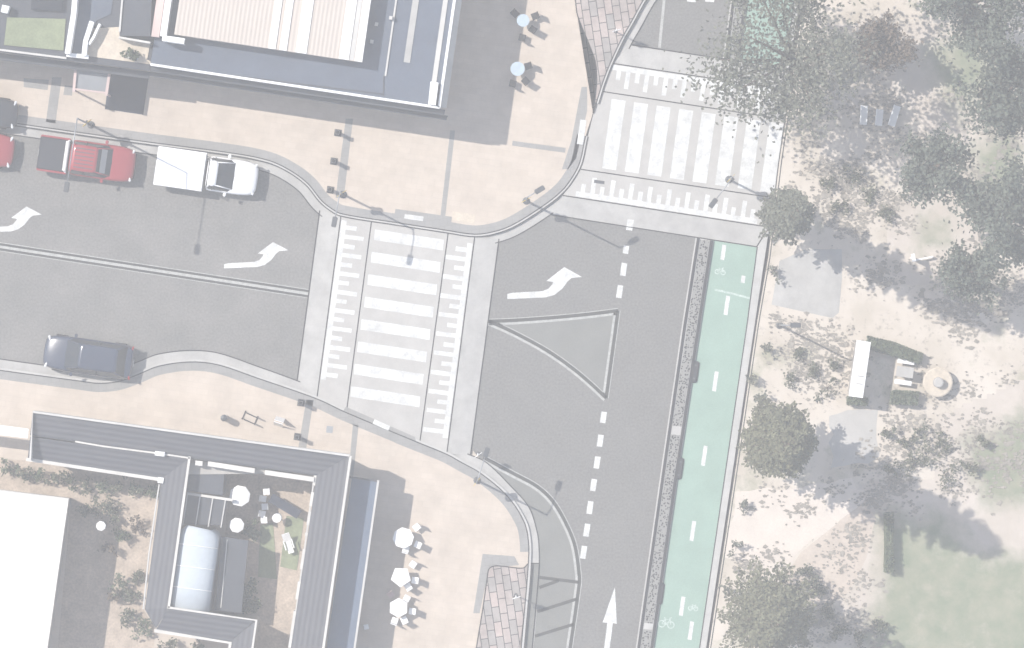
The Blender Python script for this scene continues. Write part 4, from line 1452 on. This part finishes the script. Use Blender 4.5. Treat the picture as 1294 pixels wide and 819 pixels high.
bprism('skylight', [(40, -6), (80, -6), (79, 14), (39, 12)], TZB, TZB + 0.25, 'glass', ter)
bprism('awning', [(-400, tsouth(-400) + 3), (190, tsouth(190) + 3), (188, tsouth(188) + 12), (-400, tsouth(-400) + 12)], TZB - 1.0, TZB - 0.85, 'dark_roof', ter, True)
for k in range(4):
    x = 12 + k * 46
    bprism('shop_window', [(x, tsouth(x) + 1.5), (x + 34, tsouth(x + 34) + 1.5), (x + 34, tsouth(x + 34) - 1), (x, tsouth(x) - 1)], KZ + 0.4, KZ + 2.5, 'glass', ter)
sb = shrub(P(164, 69, TZB + 0.06), 0.42, 0.7, 'dark potted shrub on the cream roof terrace, top left', 41, 'shrub', 160, 'potted_shrub')
lathe('pot', [(0.16, 0.0), (0.22, 0.22)], M['capping'], sb, 12)
sb = shrub(P(172, 72, TZB + 0.06), 0.3, 0.5, 'smaller grey-green potted shrub at the front of the cream roof terrace', 42, 'leaf', 110, 'potted_shrub')
lathe('pot', [(0.13, 0.0), (0.18, 0.2)], M['capping'], sb, 12)

# entrance canopy with pink frame, and a flat dark blue-grey rectangle on the paving
cn = thing('entrance_canopy', 'glazed entrance canopy with a pale pink frame over the paving, top left', 'canopy', P(115, 100, 0))
bprism('glass_panel', [(98, 84), (137, 89), (134, 116), (95, 112)], 2.45, 2.5, 'pale_glass', cn, True)
bline('frame', [(96, 82), (93, 116)], 3.4, 2.4, 2.62, 'pink_frame', cn)
bline('frame', [(139, 87), (134, 121)], 3.4, 2.4, 2.62, 'pink_frame', cn)
bline('frame', [(95, 112.5), (135, 117.5)], 2.0, 2.4, 2.6, 'pink_frame', cn)
for x, y in ((93.5, 114), (134.5, 119)):
    unparented(tube('post', [P(x, y, 2.4) * 1.0, Vector((P(x, y, 2.4).x, P(x, y, 2.4).y, KZ))], 0.05, M['pink_frame'], None), cn)
tag(prism('dark_rectangle', [(139, 90), (188, 97), (181, 145), (132.5, 138)], KZ, KZ + 0.02, M['dark_blue']), 'large flat dark rectangle on the paving beside the pink framed canopy', 'entrance mat')

# --- courtyard building with slate roofs
CZ = 3.6
cy = thing('courtyard_building', 'dark slate roofed building wrapped around a planted courtyard, lower left', 'building', P(300, 690, 0))
# north wing
bprism('wall', [(46, 525), (436, 579), (400, 598), (206, 600), (38, 574)], KZ, CZ - 0.85, 'wall', cy)


def roof_slope(name, pz, z0, m):
    bm = bmesh.new()
    bm_prism(bm, [P(x, y, z) for x, y, z in pz], z0)
    bmesh.ops.triangulate(bm, faces=[g for g in bm.faces if len(g.verts) > 4])
    bmesh.ops.recalc_face_normals(bm, faces=bm.faces)
    return unparented(link(name, bm, M[m]), cy)


EV = CZ - 0.35
roof_slope('roof', [(41.5, 521, CZ), (441.5, 576.5, CZ), (400, 601, EV), (240, 579, EV), (38, 550, EV + 0.15)], EV - 0.2, 'slate_roof')
roof_slope('roof', [(38, 552, EV + 0.12), (238, 580, EV + 0.12), (204, 605, EV - 0.25), (35, 580, EV - 0.25)], EV - 0.4, 'slate_roof')
bline('ridge_cap', [(95, 558), (130, 564), (200, 573), (240, 579)], 2.0, EV, EV + 0.2, 'white_trim', cy)
bprism('ridge_vent', [(196, 570), (208, 571.5), (207.5, 577), (195.5, 575.5)], EV, EV + 0.4, 'white_roof', cy)
bline('parapet', [(38, 582), (41.5, 520.5), (442.5, 576)], 2.6, EV - 0.6, CZ + 0.15, 'capping', cy)
bline('gutter', [(33, 580.5), (205, 606.5)], 4.2, EV - 0.45, EV - 0.2, 'white_trim', cy)
bprism('gutter_corner', [(200, 603), (207, 604), (206, 611), (199, 610)], EV - 0.4, EV - 0.1, 'white_roof', cy)
bprism('side_awning', [(-300, 498), (36, 542), (35, 554), (-300, 512)], 2.6, 2.7, 'white_roof', cy, True)
# west wing
bprism('wall', [(205, 604), (236, 582), (214, 764), (190, 756)], KZ, CZ - 0.85, 'wall', cy)
roof_slope('roof', [(204, 605, EV - 0.25), (238.5, 579, EV + 0.1), (214, 768, EV + 0.1), (197, 794, EV - 0.25), (183, 770, EV - 0.25)], EV - 0.45, 'slate_roof_cross')
bline('ridge_cap', [(239.5, 577), (213, 768)], 3.0, EV, EV + 0.2, 'white_trim', cy)
bline('gutter', [(201, 612), (188, 700), (181, 770)], 1.6, EV - 0.4, EV - 0.18, 'capping', cy)
# south wing
bprism('wall', [(200, 790), (216, 770), (320, 786), (315, 950), (285, 950), (292, 808)], KZ, CZ - 0.85, 'wall', cy)
roof_slope('roof', [(213.5, 768, EV + 0.1), (322, 784, EV + 0.1), (292, 811, EV - 0.2), (197, 796, EV - 0.2)], EV - 0.45, 'slate_roof')
roof_slope('roof', [(323.5, 784, EV + 0.1), (300, 950, EV + 0.1), (270, 950, EV - 0.2), (292, 811, EV - 0.2)], EV - 0.45, 'slate_roof_cross')
bline('ridge_cap', [(211, 767.5), (324, 784), (300, 950)], 2.8, EV, EV + 0.2, 'white_trim', cy)
bline('gutter', [(195, 797), (291, 812.5), (271, 950)], 4.2, EV - 0.45, EV - 0.15, 'white_trim', cy)
# east wing
bprism('wall', [(400, 603), (438, 580), (404, 819), (385, 960), (350, 960), (370, 815)], KZ, CZ - 0.85, 'wall', cy)
roof_slope('roof', [(442, 576.5, CZ), (408, 819, CZ), (388, 960, CZ), (347, 960, EV), (367.5, 819, EV), (400, 601, EV)], EV - 0.2, 'slate_roof_cross')
bline('parapet', [(443, 576), (408.5, 819), (388, 960)], 3.0, EV - 0.5, CZ + 0.15, 'white_trim', cy)
bline('gutter', [(396, 612), (368, 815), (348, 960)], 1.8, EV - 0.3, EV - 0.08, 'capping', cy)
for y0, y1 in ((600, 614), (622, 640), (646, 664), (673, 678), (694, 720), (735, 758), (772, 819)):
    xa, xb = 400 - (y0 - 601) * 0.149, 400 - (y1 - 601) * 0.149
    bprism('verandah_panel', [(xa - 3.5, y0), (xa + 2, y0 + 0.5), (xb + 2, y1), (xb - 3.5, y1 - 0.5)], KZ + 2.2, EV - 0.02, 'white_trim', cy, True)
for (xa, ya), (xb, yb) in (((247, 582), (256, 583)), ((263, 583), (322, 592)), ((335, 594), (397, 603))):
    bprism('verandah_panel', [(xa, ya), (xb, yb), (xb - 0.5, yb + 6), (xa - 0.5, ya + 6)], KZ + 2.4, EV + 0.08, 'white_trim', cy, True)
# street awning on the east side
bprism('awning', [(445, 603), (479, 608), (448, 822), (428, 960), (392, 960), (412, 822)], 2.2, 2.35, 'blue_awning', cy, True)
bline('awning_edge', [(478, 607), (448, 819), (428, 960)], 2.6, 2.15, 2.45, 'capping', cy)
bline('awning_edge', [(441, 602.5), (479, 608.5)], 2.0, 2.15, 2.42, 'dark_roof', cy)
for k in range(5):
    t = 620 + k * 45
    x = 478 - (t - 607) * 0.1415
    unparented(tube('awning_post', [Vector((P(x, t, 2.2).x, P(x, t, 2.2).y, 2.2)), Vector((P(x, t, 2.2).x, P(x, t, 2.2).y, KZ))], 0.04, M['grey_steel'], None), cy)
# courtyard fittings belonging to the building
bprism('flat_roof', [(240, 587), (284, 593), (281, 626), (236, 620)], KZ, 2.7, 'dark_roof', cy)
bprism('pergola_roof', [(236, 625), (288, 632), (281, 664), (231, 662)], 2.3, 2.36, 'dark_roof', cy, True)
for k in range(4):
    bline('pergola_beam', [(237 + k * 16, 624 + k * 2.2), (231 + k * 16, 664 + k * 1.0)], 1.4, 2.36, 2.46, 'capping', cy)
bline('pergola_beam', [(236, 623.5), (294, 632)], 3.2, 2.3, 2.5, 'white_trim', cy)
struct(sheet('courtyard_paving', [(284, 595), (398, 605), (368, 819), (322, 819), (328, 780), (322, 775), (276, 772), (286, 660)], KZ + 0.004, M['soil']))

gh = thing('greenhouse', 'arched translucent white greenhouse in the courtyard', 'greenhouse', P(244, 720, 0))


def gh_arch():
    bm = bmesh.new()
    rows = []
    for yy, tw in ((667, 0.62), (671, 0.82), (678, 1.0), (700, 1.02), (730, 1.0), (770, 1.0)):
        cx_ = 252 - (yy - 668) * 0.138
        hwid = 25.5 * tw
        row = []
        for k in range(11):
            a = math.pi * k / 10
            z = 2.8 + math.sin(a) * 0.5 * (0.55 + 0.45 * tw)
            row.append(bm.verts.new(P(cx_ - math.cos(a) * hwid, yy + (-math.cos(a)) * 3.4, z)))
        rows.append(row)
    for a, b in zip(rows, rows[1:]):
        for k in range(10):
            bm.faces.new((a[k], a[k + 1], b[k + 1], b[k]))
    for row in (rows[0], rows[-1]):
        bm.faces.new(row)
    for rr_ in (0, 10):
        lo = [bm.verts.new((r[rr_].co.x, r[rr_].co.y, KZ)) for r in rows]
        for i in range(len(rows) - 1):
            bm.faces.new((rows[i][rr_], rows[i + 1][rr_], lo[i + 1], lo[i]))
    bmesh.ops.recalc_face_normals(bm, faces=bm.faces)
    return bm


unparented(link('arched_cover', gh_arch(), M['greenhouse'], None, True), gh)
for yy in (690, 717, 744):
    cx_ = 252 - (yy - 668) * 0.138
    pts = [P(cx_ - math.cos(math.pi * k / 10) * 25.8, yy - math.cos(math.pi * k / 10) * 3.4, 2.82 + math.sin(math.pi * k / 10) * 0.51) for k in range(11)]
    unparented(tube('hoop', pts, 0.022, M['white_plastic'], None, 6), gh)
bprism('base_wall', [(224, 669), (279, 677), (276, 681), (222, 673)], KZ, 0.7, 'white_trim', gh)

# dark block added in place of the shade east of the greenhouse
ph = thing('shade_block', 'dark flat block added in place of shade beside the white greenhouse', 'shade block', P(298, 725, 0))
bprism('wall', [(283, 680), (312, 684), (304, 772), (276, 768)], KZ, 2.1, 'timber', ph)  # sides of the added shade block
bprism('roof', [(280, 678), (314, 683), (305, 775), (272, 771)], 2.1, 2.2, 'dark_roof', ph)  # top of the added shade block
bline('roof_seam', [(287, 682), (279, 768)], 1.2, 2.2, 2.24, 'capping', ph)  # strip on the added shade block

for k, (x, y, r, lf) in enumerate(((314, 668, .5, 'shrub'), (322, 675, .4, 'hedge'), (311, 750, .5, 'shrub'), (303, 762, .5, 'leaf'), (318, 742, .4, 'shrub'), (316, 765, .4, 'leaf'))):
    shrub(P(x, y, KZ), r, 1.0, 'leafy courtyard shrub beside the dark shade block', 500 + k, lf, 170, group='shrubs beside the shade block')
shrub(P(324, 765, KZ), 0.3, 1.0, 'small round dark shrub alone on the courtyard paving', 520, 'shrub', 170)
struct(prism('grass_strip', [(329, 664), (345, 661), (350, 732), (326, 729)], KZ, KZ + 0.03, M['bright_grass']))
struct(prism('grass_strip', [(362, 652), (384, 655), (375, 721), (354, 716)], KZ, KZ + 0.03, M['bright_grass']))


def parasol(c, r, h, label, n=8, col='cream_canvas'):
    o = thing('parasol', label, 'parasol', P(*c, KZ), 0.2)
    lathe('base', [(0.2, 0), (0.2, 0.05), (0.05, 0.08)], M['dark_steel'], o, 14)
    tube('pole', [(0, 0, 0.05), (0, 0, h + 0.02)], 0.022, M['white_plastic'], o, 8)
    bm = bmesh.new()
    top = bm.verts.new((0, 0, h + r * 0.32))
    r1 = [bm.verts.new((math.cos(6.283 * k / n) * r * 0.55, math.sin(6.283 * k / n) * r * 0.55, h + r * 0.17)) for k in range(n)]
    r2 = [bm.verts.new((math.cos(6.283 * k / n) * r, math.sin(6.283 * k / n) * r, h)) for k in range(n)]
    r3 = [bm.verts.new((math.cos(6.283 * k / n) * r, math.sin(6.283 * k / n) * r, h - 0.12)) for k in range(n)]
    for k in range(n):
        q = (k + 1) % n
        bm.faces.new((top, r1[k], r1[q]))
        bm.faces.new((r1[k], r2[k], r2[q], r1[q]))
        bm.faces.new((r2[k], r3[k], r3[q], r2[q]))
    bmesh.ops.recalc_face_normals(bm, faces=bm.faces)
    link('canopy', bm, M[col], o)
    bm = bmesh.new()
    for k in range(n):
        bm_tube(bm, [(0, 0, h - 0.1), (math.cos(6.283 * k / n) * r * 0.6, math.sin(6.283 * k / n) * r * 0.6, h + r * 0.13)], 0.01, 4)
    link('ribs', bm, M['grey_steel'], o)
    return o


parasol((305.5, 625), 0.56, 1.9, 'larger round white parasol in the courtyard')
parasol((301.5, 662), 0.4, 1.8, 'smaller round white parasol in the courtyard, nearer the greenhouse')
parasol((131, 663), 0.26, 1.7, 'tiny white parasol in the garden beside the white roofed building')


def cafe_chair(c, rz, label, m='white_plastic', z=KZ, s=1.0, group=None):
    o = thing('cafe_chair', label, 'chair', P(*c, z), rz, group)
    box('seat', (0, 0, 0.45 * s), (0.42 * s, 0.42 * s, 0.04), M[m], o, bevel=0.012)
    box('backrest', (0, 0.2 * s, 0.68 * s), (0.42 * s, 0.035, 0.40 * s), M[m], o, rx=-0.14, bevel=0.01)
    for x in (-1, 1):
        for y in (-1, 1):
            tube('leg', [(x * 0.18 * s, y * 0.18 * s, 0), (x * 0.17 * s, y * 0.17 * s, 0.44 * s)], 0.018, M[m], o, 6)
    return o


def cafe_table(c, r, label, m='white_plastic', n=8, z=KZ, rz=0.3, group=None, h=0.76):
    o = thing('cafe_table', label, 'table', P(*c, z), rz, group)
    lathe('tabletop', [(r, h - 0.045), (r, h)], M[m], o, n)
    tube('stem', [(0, 0, 0.03), (0, 0, h - 0.04)], 0.04, M['grey_steel'], o, 8)
    lathe('foot', [(0.26, 0), (0.24, 0.03), (0.05, 0.05)], M['grey_steel'], o, 12)
    return o


G = 'white cafe chairs beside the blue awning'
cafe_table((510, 679), 0.56, 'white octagonal cafe table beside the blue awning, farthest north', rz=0.1, group='white cafe tables by the awning')
cafe_table((507, 728), 0.55, 'white square cafe table beside the blue awning, between the other two tables', n=5, rz=0.9, group='white cafe tables by the awning')
cafe_table((504, 767), 0.52, 'white cafe table beside the blue awning, farthest south', n=6, rz=0.5, group='white cafe tables by the awning')
for (x, y, rz), lab in zip(((526.5, 666, -0.9), (528, 688, -2.0), (513, 694, 2.9)), ('white chair north-east of the northern white cafe table', 'white chair south-east of the northern white cafe table', 'white chair south of the northern white cafe table')):
    cafe_chair((x, y), rz, lab, group=G, s=0.82)
for (x, y, rz), lab in zip(((522, 713, -0.6), (524.5, 733, -1.7), (516, 741, -2.6)), ('white chair north-east of the middle white cafe table', 'white chair east of the middle white cafe table', 'white chair south-east of the middle white cafe table')):
    cafe_chair((x, y), rz, lab, group=G, s=0.82)
for (x, y, rz), lab in zip(((514, 756, -0.5), (521, 772, -1.7), (511, 783, -2.7), (499, 784, 2.8)), ('white chair north-east of the southern white cafe table', 'white chair east of the southern white cafe table', 'white chair south-east of the southern white cafe table', 'white chair south-west of the southern white cafe table')):
    cafe_chair((x, y), rz, lab, group=G, s=0.82)
cafe_chair((494, 751, )[:2], 0.6, 'pale pink chair between the southern two white cafe tables', 'pink_frame', s=0.75, group=G)
cafe_chair((463, 792), 0.2, 'single white chair in the shade by the awning posts', s=0.6, group=G)
G2 = 'dark cafe chairs beside the shop building'
cafe_table((661, 27), 0.34, 'small pale blue cafe table in the shop shadow, the northern one', 'blue_cloth', 12, group='blue cafe tables')
cafe_table((654, 88), 0.38, 'small pale blue cafe table in the shop shadow, the southern one', 'blue_cloth', 12, group='blue cafe tables')
for (x, y, rz), lab in zip(((676, 21, -1.2), (673, 38, -2.2), (660, 48, 2.9), (651, 18, 0.8)), ('dark chair east of the northern blue cafe table', 'dark chair south-east of the northern blue cafe table', 'dark chair south of the northern blue cafe table', 'dark chair north-west of the northern blue cafe table')):
    cafe_chair((x, y), rz, lab, 'black', s=0.85, group=G2)
for (x, y, rz), lab in zip(((667, 84, -1.3), (664, 103, -2.4), (648, 106, 2.9)), ('dark chair east of the southern blue cafe table', 'dark chair south-east of the southern blue cafe table', 'dark chair south of the southern blue cafe table')):
    cafe_chair((x, y), rz, lab, 'black', s=0.85, group=G2)
# courtyard seats
G3 = 'white courtyard chairs'
for k, ((x, y), w) in enumerate(zip(((337, 621), (333, 630), (335, 640), (332, 649), (334, 657)), ('nearest the verandah', 'second from the verandah', 'in the middle of the row', 'second from the grass strip', 'nearest the grass strip'))):
    cafe_chair((x, y), 1.4 if k % 2 else -1.5, 'white chair in the courtyard row of five, ' + w, s=0.8, group=G3)
cafe_table((350.5, 654), 0.24, 'small round white table in the courtyard beside the grass', n=16)
o = thing('long_table', 'long dark timber table set at an angle in the courtyard', 'table', P(361, 639, KZ), math.radians(-31))
box('tabletop', (0, 0, 0.74), (1.75, 0.5, 0.05), M['dark_blue'], o)
for x in (-0.7, 0.7):
    for y in (-0.17, 0.17):
        box('leg', (x, y, 0.36), (0.06, 0.06, 0.72), M['dark_blue'], o)
o = thing('lounge_chair', 'white folding lounge chair on the right-hand courtyard grass', 'lounge chair', P(366, 690, KZ + 0.03), 0.3)
box('seat', (0, 0, 0.3), (0.3, 0.75, 0.04), M['white_plastic'], o)
box('backrest', (0, 0.5, 0.46), (0.42, 0.5, 0.04), M['white_plastic'], o, rx=0.6)
box('armrest', (-0.22, 0.1, 0.45), (0.06, 0.5, 0.03), M['white_plastic'], o)
box('armrest', (0.22, 0.1, 0.45), (0.06, 0.5, 0.03), M['white_plastic'], o)
for x in (-0.14, 0.14):
    for y in (-0.33, 0.33):
        box('leg', (x, y, 0.15), (0.03, 0.03, 0.3), M['white_plastic'], o)

# --- white roofed building, bottom left
WZ = 3.4
wb = thing('white_roof_building', 'building with a plain bright white flat roof, bottom left corner', 'building', P(30, 720, 0))
bprism('wall', [(-400, 574), (83, 632), (36, 960), (-400, 960)], KZ, WZ - 0.1, 'wall', wb)
bprism('roof', [(-402, 570), (86, 630), (39, 962), (-402, 962)], WZ - 0.1, WZ, 'white_roof', wb)
bline('roof_edge', [(-402, 570.5), (86.3, 630.3), (39, 962)], 1.6, WZ - 0.25, WZ + 0.06, 'white_trim', wb)
# garden between
struct(sheet('garden_bed', [(-300, 560), (34, 582), (200, 608), (182, 770), (196, 800), (180, 960), (60, 960), (90, 632), (-300, 590)], KZ + 0.004, M['soil']))
k = 0
for x, y, r, lf in ((12, 592, .45, 'hedge'), (30, 598, .5, 'leaf'), (50, 601, .5, 'shrub'), (68, 603, .4, 'leaf'), (90, 606, .42, 'shrub'), (110, 612, .4, 'leaf'), (130, 613, .38, 'hedge'), (152, 615, .4, 'leaf'), (172, 617, .42, 'hedge'), (188, 620, .4, 'shrub')):
    shrub(P(x, y, KZ), r, 0.8, 'leafy garden plant in the row under the white gutter of the slate roof', 600 + k, lf, 130, group='garden plants under the white gutter')
    k += 1
for x, y, r, lf in ((130, 638, .5, 'leaf'), (148, 645, .5, 'leaf'), (110, 646, .35, 'leaf'), (155, 672, .5, 'shrub'), (140, 690, .4, 'brown_leaf'), (172, 668, .4, 'brown_leaf'), (150, 735, .55, 'hedge'), (165, 750, .5, 'leaf'), (160, 780, .6, 'leaf'), (178, 790, .55, 'hedge'), (145, 755, .4, 'brown_leaf'), (172, 725, .35, 'leaf'), (215, 812, .45, 'leaf'), (250, 818, .4, 'hedge')):
    shrub(P(x, y, KZ), r, 0.8, 'bushy garden plant in the bed between the white roof and the slate roof', 620 + k, lf, 150, group='garden plants between the two roofs')
    k += 1

# ------------------------------------------------------------------ added veil, light, sky, camera
bm = bmesh.new()
bmesh.ops.create_cube(bm, size=1)
hz = link('veil', bm, M['joint'])  # pale volume added over everything to wash the tones out
hz.data.materials.clear()
hz.location = (0, 0, (H + 1.0 - 1.1) / 2)
hz.scale = (640, 640, H + 2.1)
hm = bpy.data.materials.new('veil')
hm.use_nodes = True
nt = hm.node_tree
nt.nodes.clear()
out = nt.nodes.new('ShaderNodeOutputMaterial')
pv = nt.nodes.new('ShaderNodeVolumePrincipled')
pv.inputs['Color'].default_value = (0.97, 0.98, 1.0, 1)
pv.inputs['Density'].default_value = 0.00125
pv.inputs['Anisotropy'].default_value = 0.0
nt.links.new(pv.outputs['Volume'], out.inputs['Volume'])
hz.data.materials.append(hm)
hz['kind'] = 'stuff'
hz['label'] = 'thin pale haze added to wash out the whole street corner'

ELEV = math.radians(50)
SUN = Vector((-0.894, 0.447, 0)).normalized() * math.cos(ELEV) + Vector((0, 0, math.sin(ELEV)))
sun = bpy.data.lights.new('sun', 'SUN')
sun.energy = 4.3
sun.angle = math.radians(0.6)
sun.color = (1.0, 0.955, 0.90)
so = bpy.data.objects.new('sun', sun)
so.rotation_euler = (-SUN).to_track_quat('-Z', 'Y').to_euler()
so.location = SUN * 200
COL.objects.link(so)

w = bpy.data.worlds.new('World')
SC.world = w
w.use_nodes = True
wn = w.node_tree
bg = wn.nodes['Background']
sky = wn.nodes.new('ShaderNodeTexSky')
sky.sky_type = 'NISHITA'
sky.sun_disc = False
sky.sun_elevation = ELEV
sky.sun_rotation = math.atan2(SUN.x, SUN.y)
wn.links.new(sky.outputs['Color'], bg.inputs['Color'])
bg.inputs['Strength'].default_value = 0.10

cam = bpy.data.cameras.new('camera')
cam.sensor_width = 36
cam.lens = 36 * H / (1294 / S)
cam.clip_start = 0.5
cam.clip_end = 2000
co = bpy.data.objects.new('camera', cam)
co.location = (0, 0, H)
COL.objects.link(co)
SC.camera = co

vs = SC.view_settings
vs.view_transform = 'Standard'
vs.look = 'None'
vs.exposure = 0.76
vs.gamma = 1.0
vs.use_curve_mapping = False
cy_ = SC.cycles
cy_.max_bounces = 6
cy_.diffuse_bounces = 3
cy_.volume_bounces = 2
cy_.use_denoising = True
SC.render.filter_size = 1.8
